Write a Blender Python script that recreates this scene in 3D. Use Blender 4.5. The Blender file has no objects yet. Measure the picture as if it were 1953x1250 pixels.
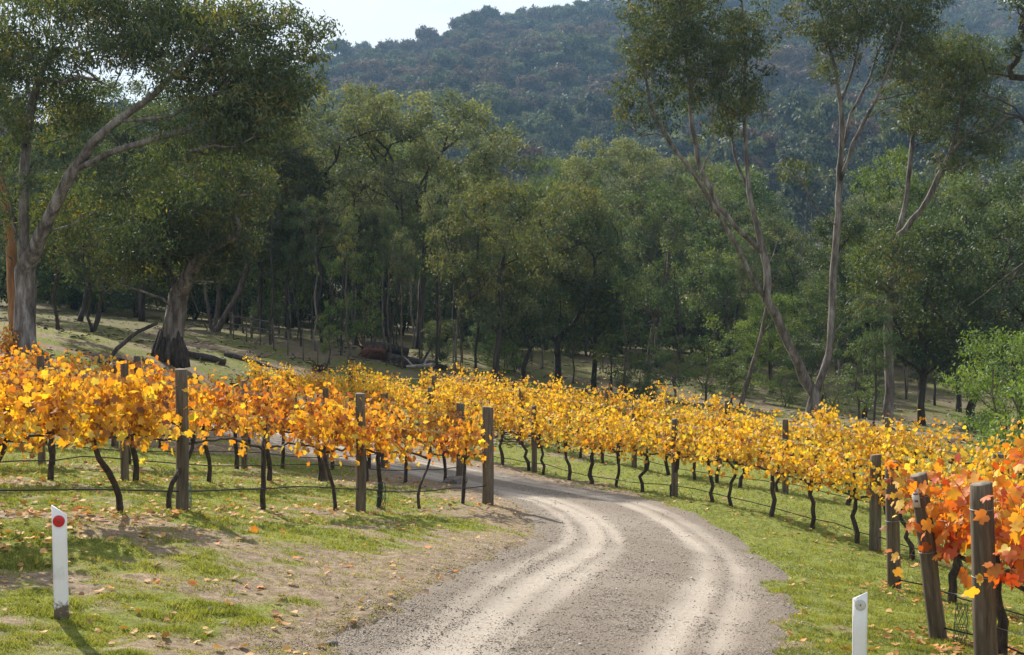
import bpy, math, random
import numpy as np
from mathutils import Vector, Matrix

# ------------------------------------------------------------------ camera, sky, sun, exposure
sc = bpy.context.scene
COL = sc.collection
ZC = 3.0                                   # eye height over the scene's datum
F = 2712.5                                 # focal length in photo pixels (50 mm on 36 mm)
PITCH = math.atan(65 / F)
cam_d = bpy.data.cameras.new('camera')
cam_d.lens = 50.0
cam_d.sensor_width = 36.0
cam_d.clip_start = 0.1
cam_d.clip_end = 12000
cam = bpy.data.objects.new('camera', cam_d)
COL.objects.link(cam)
cam.location = (0, 0, ZC)
cam.rotation_euler = (math.pi / 2 - PITCH, 0, 0)
sc.camera = cam

SUN_AZ = math.radians(-31)                 # from +Y, negative = to the left of the view
SUN_EL = math.radians(36.5)
sdir = Vector((math.sin(SUN_AZ) * math.cos(SUN_EL), math.cos(SUN_AZ) * math.cos(SUN_EL), math.sin(SUN_EL)))

world = bpy.data.worlds.new('World')
sc.world = world
world.use_nodes = True
wn, wl = world.node_tree.nodes, world.node_tree.links
wn.clear()
sky = wn.new('ShaderNodeTexSky')
sky.sky_type = 'NISHITA'
sky.sun_disc = False
sky.sun_elevation = SUN_EL
sky.sun_rotation = SUN_AZ
sky.altitude = 300
sky.air_density = 1.0
sky.dust_density = 1.2
sky.ozone_density = 1.5
wtc = wn.new('ShaderNodeTexCoord')
wmap = wn.new('ShaderNodeMapping')
wmap.inputs['Scale'].default_value = (1, 1, 3.2)
wnoi = wn.new('ShaderNodeTexNoise')
wnoi.inputs['Scale'].default_value = 3.4
wnoi.inputs['Detail'].default_value = 7
wnoi.inputs['Roughness'].default_value = 0.58
wramp = wn.new('ShaderNodeValToRGB')
wramp.color_ramp.elements[0].position = 0.30
wramp.color_ramp.elements[1].position = 0.58
wramp.color_ramp.elements[0].color = (0.0, 0.0, 0.0, 1)
wramp.color_ramp.elements[1].color = (0.95, 0.95, 0.95, 1)
wmix = wn.new('ShaderNodeMix')
wmix.data_type = 'RGBA'
wmix.inputs[7].default_value = (8.0, 8.3, 8.6, 1)
wbg = wn.new('ShaderNodeBackground')
wbg.inputs['Strength'].default_value = 0.07
wout = wn.new('ShaderNodeOutputWorld')
wl.new(wtc.outputs['Generated'], wmap.inputs['Vector'])
wl.new(wmap.outputs['Vector'], wnoi.inputs['Vector'])
wl.new(wnoi.outputs['Fac'], wramp.inputs['Fac'])
wl.new(wramp.outputs['Color'], wmix.inputs[0])
wl.new(sky.outputs['Color'], wmix.inputs[6])
wl.new(wmix.outputs[2], wbg.inputs['Color'])
wl.new(wbg.outputs[0], wout.inputs['Surface'])

sun_d = bpy.data.lights.new('sun', 'SUN')
sun_d.energy = 5.0
sun_d.angle = math.radians(0.53)
sun_d.color = (1.0, 0.93, 0.82)
sun = bpy.data.objects.new('sun', sun_d)
COL.objects.link(sun)
sun.rotation_euler = sdir.to_track_quat('Z', 'Y').to_euler()

sc.view_settings.view_transform = 'Standard'
sc.view_settings.look = 'None'
sc.view_settings.exposure = 0.95
sc.view_settings.gamma = 1.0
sc.render.engine = 'CYCLES'
cy = sc.cycles
cy.max_bounces = 6
cy.diffuse_bounces = 3
cy.glossy_bounces = 2
cy.transmission_bounces = 4
cy.volume_bounces = 1
cy.transparent_max_bounces = 4
cy.use_denoising = True
cy.caustics_reflective = False
cy.caustics_refractive = False

rng = np.random.default_rng(7)
random.seed(7)

# ------------------------------------------------------------------ helpers
def P(px, py, d):
    """world point at depth d (along +Y) seen at photo pixel (px, py)"""
    u, v = (px - 976.5) / F, (625 - py) / F
    dy = math.cos(PITCH) + v * math.sin(PITCH)
    dz = -math.sin(PITCH) + v * math.cos(PITCH)
    k = d / dy
    return np.array([u * k, d, ZC + dz * k])

def XY(px, d):
    return (px - 976.5) / F * d * 1.0003, d

_tab = np.random.default_rng(99).random((8, 256, 256))
def vnoise(x, y, s=0):
    x = np.asarray(x, float); y = np.asarray(y, float)
    xi, yi = np.floor(x).astype(int), np.floor(y).astype(int)
    fx, fy = x - xi, y - yi
    fx = fx * fx * (3 - 2 * fx); fy = fy * fy * (3 - 2 * fy)
    t = _tab[s % 8]
    a = t[xi & 255, yi & 255]; b = t[(xi + 1) & 255, yi & 255]
    c = t[xi & 255, (yi + 1) & 255]; d = t[(xi + 1) & 255, (yi + 1) & 255]
    return (a * (1 - fx) + b * fx) * (1 - fy) + (c * (1 - fx) + d * fx) * fy
def fbm(x, y, s=0, o=4):
    r, a, n = 0, 0.5, 0
    for k in range(o):
        r = r + a * vnoise(x * 2 ** k + 17.3 * k, y * 2 ** k + 9.1 * k, s + k); n += a; a *= 0.5
    return r / n
def sstep(a, b, x):
    t = np.clip((x - a) / (b - a), 0, 1)
    return t * t * (3 - 2 * t)

def mesh_np(name, verts, faces, mats=(), cv=None, smooth=False, midx=None, attrs=None):
    """faces: (n,k) array, or a list of such arrays"""
    if not isinstance(faces, (list, tuple)):
        faces = [faces]
    faces = [np.asarray(f, np.int32) for f in faces if len(f)]
    me = bpy.data.meshes.new(name)
    verts = np.ascontiguousarray(verts, np.float32)
    me.vertices.add(len(verts))
    me.vertices.foreach_set('co', verts.ravel())
    loops = np.concatenate([f.ravel() for f in faces])
    sizes = np.concatenate([np.full(len(f), f.shape[1], np.int32) for f in faces])
    starts = np.zeros(len(sizes), np.int32)
    starts[1:] = np.cumsum(sizes)[:-1]
    me.loops.add(len(loops))
    me.loops.foreach_set('vertex_index', loops)
    me.polygons.add(len(sizes))
    me.polygons.foreach_set('loop_start', starts)
    if smooth:
        me.polygons.foreach_set('use_smooth', np.ones(len(sizes), bool))
    for m in mats:
        me.materials.append(m)
    if midx is not None:
        me.polygons.foreach_set('material_index', np.asarray(midx, np.int32))
    me.update(calc_edges=True)
    if cv is not None:
        a = me.attributes.new('cv', 'FLOAT', 'FACE')
        a.data.foreach_set('value', np.asarray(cv, np.float32))
    for k, v in (attrs or {}).items():
        a = me.attributes.new(k, 'FLOAT', 'POINT')
        a.data.foreach_set('value', np.asarray(v, np.float32))
    return me

def link(name, data, parent=None, loc=None, rz=None):
    o = bpy.data.objects.new(name, data)
    COL.objects.link(o)
    if parent is not None:
        o.parent = parent
    if loc is not None:
        o.location = [float(v) for v in loc]
    if rz is not None:
        o.rotation_euler = (0, 0, rz)
    return o

def tag(o, label=None, cat=None, group=None, kind=None):
    if label: o['label'] = label
    if cat: o['category'] = cat
    if group: o['group'] = group
    if kind: o['kind'] = kind
    return o

def thing(name, label, cat, loc=(0, 0, 0), rz=0, group=None):
    o = link(name, None, None, loc, rz)
    o.empty_display_size = 0.2
    return tag(o, label, cat, group)

def setmat(o, m):
    o.material_slots[0].link = 'OBJECT'
    o.material_slots[0].material = m

ORD = ['first', 'second', 'third', 'fourth', 'fifth', 'sixth', 'seventh', 'eighth', 'ninth', 'tenth', 'eleventh', 'twelfth', 'thirteenth',
       'fourteenth', 'fifteenth', 'sixteenth', 'seventeenth', 'eighteenth', 'nineteenth', 'twentieth', 'twenty-first', 'twenty-second',
       'twenty-third', 'twenty-fourth', 'twenty-fifth', 'twenty-sixth', 'twenty-seventh', 'twenty-eighth', 'twenty-ninth', 'thirtieth', 'thirty-first', 'thirty-second', 'thirty-third', 'thirty-fourth', 'thirty-fifth', 'thirty-sixth', 'thirty-seventh', 'thirty-eighth', 'thirty-ninth', 'fortieth']

def tube(pts, radii, k=6, cap=True, rough=0.0, r=None):
    """returns verts, quads, tris for a tapered tube"""
    pts = np.asarray(pts, float); n = len(pts)
    radii = np.broadcast_to(np.asarray(radii, float), (n,))
    tan = np.gradient(pts, axis=0)
    tan /= np.linalg.norm(tan, axis=1)[:, None] + 1e-9
    ref = np.array([1.0, 0, 0]) if abs(tan[0, 0]) < 0.8 else np.array([0, 1.0, 0])
    vs = []
    for i in range(n):
        ref = ref - tan[i] * ref.dot(tan[i])
        ref /= np.linalg.norm(ref) + 1e-9
        b = np.cross(tan[i], ref)
        an = np.arange(k) / k * 2 * math.pi
        rr = radii[i] * np.ones(k)
        if rough and r is not None:
            rr = rr * (1 + rough * (r.random(k) - 0.5))
        vs.append(pts[i] + np.cos(an)[:, None] * ref * rr[:, None] + np.sin(an)[:, None] * b * rr[:, None])
    v = np.concatenate(vs)
    i = np.arange(n - 1)[:, None] * k; j = np.arange(k)[None]
    q = np.stack([i + j, i + (j + 1) % k, i + k + (j + 1) % k, i + k + j], -1).reshape(-1, 4)
    t = np.zeros((0, 3), int)
    if cap:
        c0, c1 = len(v), len(v) + 1
        v = np.concatenate([v, pts[:1], pts[-1:]])
        jj = np.arange(k)
        t = np.concatenate([np.stack([np.full(k, c0), (jj + 1) % k, jj], 1),
                            np.stack([np.full(k, c1), (n - 1) * k + jj, (n - 1) * k + (jj + 1) % k], 1)])
    return v, q, t

class MB:
    def __init__(s): s.v, s.q, s.t, s.n = [], [], [], 0
    def add(s, v, q=None, t=None):
        s.v.append(np.asarray(v, float))
        if q is not None and len(q): s.q.append(np.asarray(q) + s.n)
        if t is not None and len(t): s.t.append(np.asarray(t) + s.n)
        s.n += len(v)
    def tube(s, pts, rad, k=6, **kw): s.add(*tube(pts, rad, k, **kw))
    def box(s, lo, hi):
        x0, y0, z0 = lo; x1, y1, z1 = hi
        s.add([(x0,y0,z0),(x1,y0,z0),(x1,y1,z0),(x0,y1,z0),(x0,y0,z1),(x1,y0,z1),(x1,y1,z1),(x0,y1,z1)],
              [(0,3,2,1),(4,5,6,7),(0,1,5,4),(1,2,6,5),(2,3,7,6),(3,0,4,7)])
    def mesh(s, name, mats, smooth=False):
        fs = []
        if s.q: fs.append(np.concatenate(s.q))
        if s.t: fs.append(np.concatenate(s.t))
        return mesh_np(name, np.concatenate(s.v), fs, mats, smooth=smooth)

def frames(t, n):
    """rotation matrices with Y = tip direction t and Z ~ n"""
    t = t / (np.linalg.norm(t, axis=1)[:, None] + 1e-9)
    s = np.cross(t, n); s /= np.linalg.norm(s, axis=1)[:, None] + 1e-9
    n = np.cross(s, t)
    return np.stack([s, t, n], -1)

def scatter(tv, tf, pos, R, size):
    tv = np.asarray(tv, float); tf = np.asarray(tf)
    size = np.asarray(size, float)
    if size.ndim == 1: size = size[:, None].repeat(3, 1)
    v = np.einsum('nij,nkj->nki', R, tv[None] * size[:, None, :]) + pos[:, None, :]
    f = tf[None] + (np.arange(len(pos)) * len(tv))[:, None, None]
    return v.reshape(-1, 3), f.reshape(-1, tf.shape[1])

# ------------------------------------------------------------------ materials
def new_mat(name):
    m = bpy.data.materials.new(name)
    m.use_nodes = True
    m.node_tree.nodes.clear()
    return m, m.node_tree.nodes, m.node_tree.links
def ramp(n, stops, interp='LINEAR'):
    r = n.new('ShaderNodeValToRGB')
    cr = r.color_ramp
    cr.interpolation = interp
    while len(cr.elements) < len(stops): cr.elements.new(0.5)
    for e, (p, c) in zip(cr.elements, stops):
        e.position = p; e.color = (*c, 1)
    return r
def mixc(n, l, fac, a, b, blend='MIX'):
    m = n.new('ShaderNodeMix'); m.data_type = 'RGBA'; m.blend_type = blend
    for idx, v in ((0, fac), (6, a), (7, b)):
        if hasattr(v, 'is_output') or hasattr(v, 'links'): l.new(v, m.inputs[idx])
        elif isinstance(v, tuple): m.inputs[idx].default_value = (*v, 1)
        else: m.inputs[idx].default_value = v
    return m.outputs[2]
def noise(n, l, vec, scale, detail=4, rough=0.55, out='Fac'):
    t = n.new('ShaderNodeTexNoise')
    t.inputs['Scale'].default_value = scale; t.inputs['Detail'].default_value = detail; t.inputs['Roughness'].default_value = rough
    if vec is not None: l.new(vec, t.inputs['Vector'])
    return t.outputs[out]

def leaf_mat(name, stops, trans_tint=(1.25, 1.26, 0.52), trans=0.44, gloss=0.035, vary=0.25, grough=0.6):
    m, n, l = new_mat(name)
    a = n.new('ShaderNodeAttribute'); a.attribute_name = 'cv'
    r = ramp(n, stops)
    l.new(a.outputs['Fac'], r.inputs['Fac'])
    oi = n.new('ShaderNodeObjectInfo')
    mr = n.new('ShaderNodeMapRange')
    mr.inputs['To Min'].default_value = 1 - vary; mr.inputs['To Max'].default_value = 1 + vary
    l.new(oi.outputs['Random'], mr.inputs['Value'])
    vm = n.new('ShaderNodeVectorMath'); vm.operation = 'SCALE'
    l.new(r.outputs['Color'], vm.inputs[0]); l.new(mr.outputs[0], vm.inputs['Scale'])
    col = vm.outputs[0]
    d = n.new('ShaderNodeBsdfDiffuse'); l.new(col, d.inputs['Color'])
    tr = n.new('ShaderNodeBsdfTranslucent')
    tc = mixc(n, l, 1.0, col, trans_tint, 'MULTIPLY')
    l.new(tc, tr.inputs['Color'])
    ms = n.new('ShaderNodeMixShader'); ms.inputs[0].default_value = trans
    l.new(d.outputs[0], ms.inputs[1]); l.new(tr.outputs[0], ms.inputs[2])
    g = n.new('ShaderNodeBsdfGlossy'); g.inputs['Roughness'].default_value = grough
    g.inputs['Color'].default_value = (0.9, 0.95, 1, 1)
    m2 = n.new('ShaderNodeMixShader'); m2.inputs[0].default_value = gloss
    l.new(ms.outputs[0], m2.inputs[1]); l.new(g.outputs[0], m2.inputs[2])
    o = n.new('ShaderNodeOutputMaterial'); l.new(m2.outputs[0], o.inputs['Surface'])
    return m

def rough_mat(name, stops, scale=(1, 1, 1), nscale=6.0, rough=0.9, bump=0.4, bdist=0.02, fine=None, detail=6):
    """noise-coloured rough surface in object space (bark, timber, stone)"""
    m, n, l = new_mat(name)
    tc = n.new('ShaderNodeTexCoord')
    mp = n.new('ShaderNodeMapping'); mp.inputs['Scale'].default_value = scale
    l.new(tc.outputs['Object'], mp.inputs['Vector'])
    f = noise(n, l, mp.outputs[0], nscale, detail, 0.6)
    r = ramp(n, stops); l.new(f, r.inputs['Fac'])
    col = r.outputs['Color']
    if fine:
        f2 = noise(n, l, mp.outputs[0], nscale * 5, 3, 0.6)
        r2 = ramp(n, [(0.35, (fine,) * 3), (0.65, (1.0,) * 3)]); l.new(f2, r2.inputs['Fac'])
        col = mixc(n, l, 1.0, col, r2.outputs['Color'], 'MULTIPLY')
    b = n.new('ShaderNodeBsdfPrincipled')
    b.inputs['Roughness'].default_value = rough
    b.inputs['Specular IOR Level'].default_value = 0.25
    l.new(col, b.inputs['Base Color'])
    bp = n.new('ShaderNodeBump'); bp.inputs['Strength'].default_value = bump; bp.inputs['Distance'].default_value = bdist
    l.new(f, bp.inputs['Height']); l.new(bp.outputs[0], b.inputs['Normal'])
    o = n.new('ShaderNodeOutputMaterial'); l.new(b.outputs[0], o.inputs['Surface'])
    return m

M = {}
M['gum_olive'] = leaf_mat('gum_olive', [(0, (0.032, 0.050, 0.024)), (0.5, (0.068, 0.090, 0.032)), (0.9, (0.125, 0.135, 0.036)), (1, (0.21, 0.155, 0.04))], trans=0.42)
M['gum_gold'] = leaf_mat('gum_gold', [(0, (0.040, 0.052, 0.022)), (0.5, (0.085, 0.098, 0.030)), (0.88, (0.165, 0.15, 0.034)), (1, (0.25, 0.17, 0.04))], trans=0.45)
M['gum_grey'] = leaf_mat('gum_grey', [(0, (0.060, 0.080, 0.050)), (0.5, (0.112, 0.130, 0.072)), (1, (0.20, 0.20, 0.09))], trans=0.42)
M['gum_green'] = leaf_mat('gum_green', [(0, (0.040, 0.076, 0.032)), (0.5, (0.084, 0.122, 0.046)), (1, (0.15, 0.18, 0.058))], trans=0.42)
M['gum_dark'] = leaf_mat('gum_dark', [(0, (0.034, 0.056, 0.030)), (0.6, (0.062, 0.092, 0.042)), (1, (0.12, 0.13, 0.05))], trans=0.40)
M['gum_brown'] = leaf_mat('gum_brown', [(0, (0.048, 0.062, 0.028)), (0.5, (0.086, 0.104, 0.040)), (1, (0.17, 0.145, 0.05))], trans=0.40)
M['bright'] = leaf_mat('bright', [(0, (0.060, 0.10, 0.022)), (0.5, (0.11, 0.165, 0.034)), (1, (0.19, 0.22, 0.05))], trans=0.46)
M['lime'] = leaf_mat('lime', [(0, (0.10, 0.17, 0.034)), (0.5, (0.17, 0.25, 0.05)), (1, (0.26, 0.34, 0.08))], trans=0.46)
M['hill_leaf'] = leaf_mat('hill_leaf', [(0, (0.034, 0.050, 0.024)), (0.5, (0.066, 0.085, 0.034)), (1, (0.13, 0.13, 0.05))], trans=0.25, vary=0.55)
M['hill_rust'] = leaf_mat('hill_rust', [(0, (0.07, 0.05, 0.035)), (0.5, (0.115, 0.078, 0.048)), (1, (0.16, 0.10, 0.06))], trans=0.2, vary=0.3)

M['vine_gold'] = leaf_mat('vine_gold', [(0, (0.22, 0.09, 0.02)), (0.08, (0.40, 0.16, 0.016)), (0.25, (0.60, 0.29, 0.018)), (0.5, (0.70, 0.42, 0.024)), (0.85, (0.76, 0.54, 0.042)), (1, (0.60, 0.52, 0.07))],
                          trans_tint=(1.12, 1.02, 0.55), trans=0.5, gloss=0.03, vary=0.10)
M['vine_orange'] = leaf_mat('vine_orange', [(0, (0.14, 0.06, 0.02)), (0.08, (0.30, 0.10, 0.016)), (0.28, (0.54, 0.20, 0.018)), (0.55, (0.67, 0.35, 0.025)), (0.85, (0.73, 0.48, 0.04)), (1, (0.62, 0.47, 0.07))],
                            trans_tint=(1.15, 0.95, 0.45), trans=0.5, gloss=0.03, vary=0.12)
M['vine_red'] = leaf_mat('vine_red', [(0, (0.40, 0.05, 0.014)), (0.3, (0.56, 0.12, 0.016)), (0.6, (0.66, 0.25, 0.02)), (1, (0.72, 0.44, 0.04))],
                         trans_tint=(1.15, 0.9, 0.5), trans=0.5, gloss=0.03, vary=0.12)
M['vine_amber'] = leaf_mat('vine_amber', [(0, (0.36, 0.06, 0.014)), (0.3, (0.56, 0.17, 0.016)), (0.6, (0.68, 0.33, 0.022)), (1, (0.74, 0.50, 0.04))],
                           trans_tint=(1.15, 0.95, 0.5), trans=0.5, gloss=0.03, vary=0.12)
M['litter'] = leaf_mat('litter', [(0, (0.20, 0.10, 0.045)), (0.4, (0.42, 0.22, 0.08)), (0.8, (0.60, 0.36, 0.13)), (1, (0.62, 0.22, 0.05))], trans=0.2, gloss=0.03, vary=0.1)
M['bark_litter'] = leaf_mat('bark_litter', [(0, (0.05, 0.038, 0.028)), (0.6, (0.16, 0.12, 0.085)), (1, (0.34, 0.29, 0.23))], trans=0.05, gloss=0.02, vary=0.0)
M['grass'] = leaf_mat('grass', [(0, (0.10, 0.118, 0.024)), (0.45, (0.195, 0.222, 0.036)), (0.85, (0.31, 0.32, 0.06)), (1, (0.38, 0.32, 0.14))],
                      trans_tint=(1.2, 1.15, 0.5), trans=0.45, gloss=0.03, vary=0.0)

M['bark_gum'] = rough_mat('bark_gum', [(0.28, (0.04, 0.034, 0.03)), (0.43, (0.13, 0.105, 0.09)), (0.56, (0.225, 0.195, 0.175)), (0.74, (0.38, 0.345, 0.315))],
                          scale=(1, 1, 0.22), nscale=4.5, fine=0.6, bump=0.5, bdist=0.03)
M['bark_pale'] = rough_mat('bark_pale', [(0.30, (0.045, 0.038, 0.034)), (0.44, (0.14, 0.118, 0.107)), (0.56, (0.25, 0.224, 0.208)), (0.74, (0.43, 0.40, 0.375))],
                          scale=(1, 1, 0.22), nscale=4.5, fine=0.6, bump=0.5, bdist=0.03)
M['bark_brown'] = rough_mat('bark_brown', [(0.3, (0.045, 0.035, 0.028)), (0.5, (0.13, 0.10, 0.08)), (0.7, (0.24, 0.19, 0.15))], scale=(1, 1, 0.2), nscale=6, fine=0.55)
M['bark_dark'] = rough_mat('bark_dark', [(0.3, (0.025, 0.020, 0.017)), (0.5, (0.065, 0.052, 0.044)), (0.7, (0.13, 0.11, 0.09))], scale=(1, 1, 0.2), nscale=6, fine=0.55)
M['bark_tan'] = rough_mat('bark_tan', [(0.3, (0.16, 0.075, 0.035)), (0.5, (0.36, 0.18, 0.08)), (0.7, (0.50, 0.30, 0.15))], scale=(1, 1, 0.15), nscale=4, fine=0.7)
M['dead'] = rough_mat('dead', [(0.3, (0.17, 0.15, 0.13)), (0.5, (0.36, 0.33, 0.30)), (0.7, (0.52, 0.49, 0.45))], scale=(1, 1, 0.3), nscale=5, fine=0.65)
M['rust_wood'] = rough_mat('rust_wood', [(0.3, (0.055, 0.03, 0.02)), (0.5, (0.15, 0.07, 0.045)), (0.7, (0.23, 0.12, 0.08))], nscale=4, fine=0.55)
M['vine_wood'] = rough_mat('vine_wood', [(0.3, (0.022, 0.017, 0.014)), (0.5, (0.055, 0.042, 0.034)), (0.7, (0.11, 0.085, 0.065))], scale=(1, 1, 0.3), nscale=22, fine=0.6, bdist=0.008)
M['cane'] = rough_mat('cane', [(0.3, (0.10, 0.045, 0.03)), (0.7, (0.26, 0.13, 0.075))], nscale=14, bump=0.1)
M['timber'] = rough_mat('timber', [(0.28, (0.055, 0.045, 0.034)), (0.5, (0.135, 0.108, 0.078)), (0.74, (0.235, 0.19, 0.14))], scale=(1, 1, 0.07), nscale=16, fine=0.6, bump=0.5, bdist=0.006)
M['timber_end'] = rough_mat('timber_end', [(0.3, (0.11, 0.09, 0.07)), (0.7, (0.30, 0.26, 0.21))], nscale=25, fine=0.7, bump=0.3, bdist=0.003)
M['stone'] = rough_mat('stone', [(0.3, (0.10, 0.088, 0.078)), (0.5, (0.20, 0.18, 0.16)), (0.7, (0.34, 0.31, 0.28))], nscale=7, fine=0.6)
M['black_plastic'] = rough_mat('black_plastic', [(0.3, (0.012, 0.012, 0.013)), (0.7, (0.03, 0.03, 0.032))], nscale=4, rough=0.5, bump=0.0)
M['net_plastic'] = rough_mat('net_plastic', [(0.3, (0.02, 0.045, 0.05)), (0.7, (0.04, 0.08, 0.085))], nscale=4, rough=0.6, bump=0.0)
M['blue_plastic'] = rough_mat('blue_plastic', [(0.3, (0.10, 0.20, 0.24)), (0.7, (0.16, 0.28, 0.32))], nscale=4, rough=0.6, bump=0.0)
M['star_steel'] = rough_mat('star_steel', [(0.3, (0.05, 0.04, 0.035)), (0.7, (0.14, 0.11, 0.09))], nscale=8, rough=0.7, bump=0.1)

def plain_mat(name, col, rough=0.5, metal=0.0, spec=0.5):
    m, n, l = new_mat(name)
    b = n.new('ShaderNodeBsdfPrincipled')
    tc = n.new('ShaderNodeTexCoord')
    f = noise(n, l, tc.outputs['Object'], 30, 4)
    r = ramp(n, [(0.3, tuple(c * 0.82 for c in col)), (0.65, col)]); l.new(f, r.inputs['Fac'])
    l.new(r.outputs['Color'], b.inputs['Base Color'])
    b.inputs['Roughness'].default_value = rough; b.inputs['Metallic'].default_value = metal
    b.inputs['Specular IOR Level'].default_value = spec
    o = n.new('ShaderNodeOutputMaterial'); l.new(b.outputs[0], o.inputs['Surface'])
    return m
M['galv'] = plain_mat('galv', (0.36, 0.36, 0.36), 0.6, 0.6)
M['tag_metal'] = plain_mat('tag_metal', (0.62, 0.64, 0.66), 0.5, 0.2)
M['reflector_red'] = plain_mat('reflector_red', (0.55, 0.012, 0.02), 0.22)
M['reflector_grey'] = plain_mat('reflector_grey', (0.58, 0.57, 0.55), 0.3)
M['rivet'] = plain_mat('rivet', (0.10, 0.05, 0.05), 0.4)

def white_post_mat():
    m, n, l = new_mat('white_post')
    tc = n.new('ShaderNodeTexCoord')
    sx = n.new('ShaderNodeSeparateXYZ'); l.new(tc.outputs['Object'], sx.inputs[0])
    f = noise(n, l, tc.outputs['Object'], 26, 6, 0.65)
    f2 = noise(n, l, tc.outputs['Object'], 4, 5, 0.6)
    # splashed soil on the lowest few centimetres, with a broken edge
    ad = n.new('ShaderNodeMath'); ad.operation = 'MULTIPLY_ADD'
    l.new(f, ad.inputs[0]); ad.inputs[1].default_value = -0.34; l.new(sx.outputs['Z'], ad.inputs[2])
    mr = n.new('ShaderNodeMapRange'); mr.inputs['From Min'].default_value = -0.085; mr.inputs['From Max'].default_value = -0.03
    mr.inputs['To Min'].default_value = 1; mr.inputs['To Max'].default_value = 0
    l.new(ad.outputs[0], mr.inputs['Value'])
    r = ramp(n, [(0.30, (0.55, 0.54, 0.53)), (0.45, (0.76, 0.76, 0.76)), (0.7, (0.82, 0.82, 0.82))]); l.new(f2, r.inputs['Fac'])
    c = mixc(n, l, mr.outputs[0], r.outputs['Color'], (0.12, 0.09, 0.065))
    b = n.new('ShaderNodeBsdfPrincipled'); b.inputs['Roughness'].default_value = 0.55
    l.new(c, b.inputs['Base Color'])
    o = n.new('ShaderNodeOutputMaterial'); l.new(b.outputs[0], o.inputs['Surface'])
    return m
M['white_post'] = white_post_mat()

# ------------------------------------------------------------------ terrain
RD = np.array([(-7, -6), (-4.2, 0), (-1.8, 5), (-0.3, 9), (0.5, 11.9), (0.87, 13.6), (1.38, 15.8), (1.95, 19.0), (2.12, 22.2), (1.85, 25.4), (1.0, 28.8),
               (-0.6, 31.9), (-2.9, 35.0), (-6.0, 37.8), (-10, 40.4), (-16, 43.2), (-26, 46.5), (-45, 50)], float)
def smooth_line(p, it=3):
    for _ in range(it):
        q = np.empty((2 * len(p) - 2, 2))
        q[0::2] = 0.75 * p[:-1] + 0.25 * p[1:]
        q[1::2] = 0.25 * p[:-1] + 0.75 * p[1:]
        p = np.concatenate([p[:1], q, p[-1:]])
    return p
RL = smooth_line(RD)
RHALF = 1.62
def road_lat(x, y):
    """signed lateral distance to the road's centre line"""
    x = np.asarray(x, float).ravel(); y = np.asarray(y, float).ravel()
    best = np.full(x.shape, 1e9); sign = np.ones(x.shape)
    a, b = RL[:-1], RL[1:]
    for i in range(len(a)):
        d = b[i] - a[i]; L2 = d.dot(d) + 1e-12
        t = np.clip(((x - a[i, 0]) * d[0] + (y - a[i, 1]) * d[1]) / L2, 0, 1)
        ex, ey = x - a[i, 0] - t * d[0], y - a[i, 1] - t * d[1]
        q = np.hypot(ex, ey)
        m = q < best
        best[m] = q[m]; sign[m] = np.sign(d[0] * ey[m] - d[1] * ex[m] + 1e-12)
    return best * sign

_cp = [(113,1185,11.1),(1643,1362,11.1),(355,980,16.8),(685,977,20.3),(925,962,24.7),(140,985,14.9),(627,925,25),(878,922,31),(29,881,22.5),
       (501,856,35),(735,893,32.5),(1672,1054,24),(964,887,36),(500,783,52),(1446,974,26.8),(1251,943,30),(1710,1123,19),(1795,1222,14.5),
       (1890,1292,12.3),(50,670,46),(325,684,52),(520,662,66),(700,670,70),(950,727,60),(1130,754,66),(1550,797,55),(1700,828,52),(1900,860,40),
       (250,645,62),(1200,720,75),(1800,800,70),(1060,1250,11.9),(1200,1105,16.0),(760,808,46)]
_C = np.array([P(*c) for c in _cp])
_W = np.array([(-25, 11, -1.7), (25, 12, -5.0), (0, 0, -2.75), (-15, 0, -2.2), (15, 0, -4.2), (0, -30, -2.6), (-60, 60, 0.6), (60, 60, -7), (-60, 120, 2),
               (0, 130, -3.6), (60, 130, -5), (-30, 100, -1), (30, 100, -5), (0, 98, -3.6), (-120, 60, 4), (120, 60, -9), (-100, 0, 1), (100, 0, -9), (-120, 160, 4), (120, 160, -5), (0, 170, -3)], float)
_W[:, 2] += ZC
_A = np.concatenate([_C, _W])
def _tps(r2): return np.where(r2 > 0, r2 * np.log(r2 + 1e-12), 0)
_n = len(_A)
_K = _tps(((_A[:, None, :2] - _A[None, :, :2]) ** 2).sum(-1)) + np.eye(_n) * 8.0
_Pm = np.concatenate([np.ones((_n, 1)), _A[:, :2]], 1)
_S = np.linalg.solve(np.block([[_K, _Pm], [_Pm.T, np.zeros((3, 3))]]), np.concatenate([_A[:, 2], np.zeros(3)]))
_hx = np.array([-3000, 0, 450, 600, 640, 760, 860, 900, 1000, 1100, 1230, 1500, 1780, 1850, 1950, 2400, 5000], float)
_hz = np.array([50, 78, 106, 134, 155, 166, 177, 192, 199, 206, 214, 228, 215, 207, 203, 170, 90], float)
def hill(x, y):
    px = 976.5 + F * np.asarray(x, float) / 1100.0
    zr = np.interp(px, _hx, _hz)
    prof = np.interp(y, [0, 130, 200, 300, 400, 500, 650, 800, 950, 1100, 1250, 1600, 6000],
                     [0, 0, 0.012, 0.075, 0.165, 0.275, 0.46, 0.66, 0.86, 1.0, 0.93, 0.6, 0.2])
    nz = (fbm(np.asarray(x) / 170.0 + 5, np.asarray(y) / 300.0, 2, 4) - 0.5) * 55 * sstep(180, 500, y) * (1 - 0.85 * sstep(900, 1080, y))
    return zr * prof + nz
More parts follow.
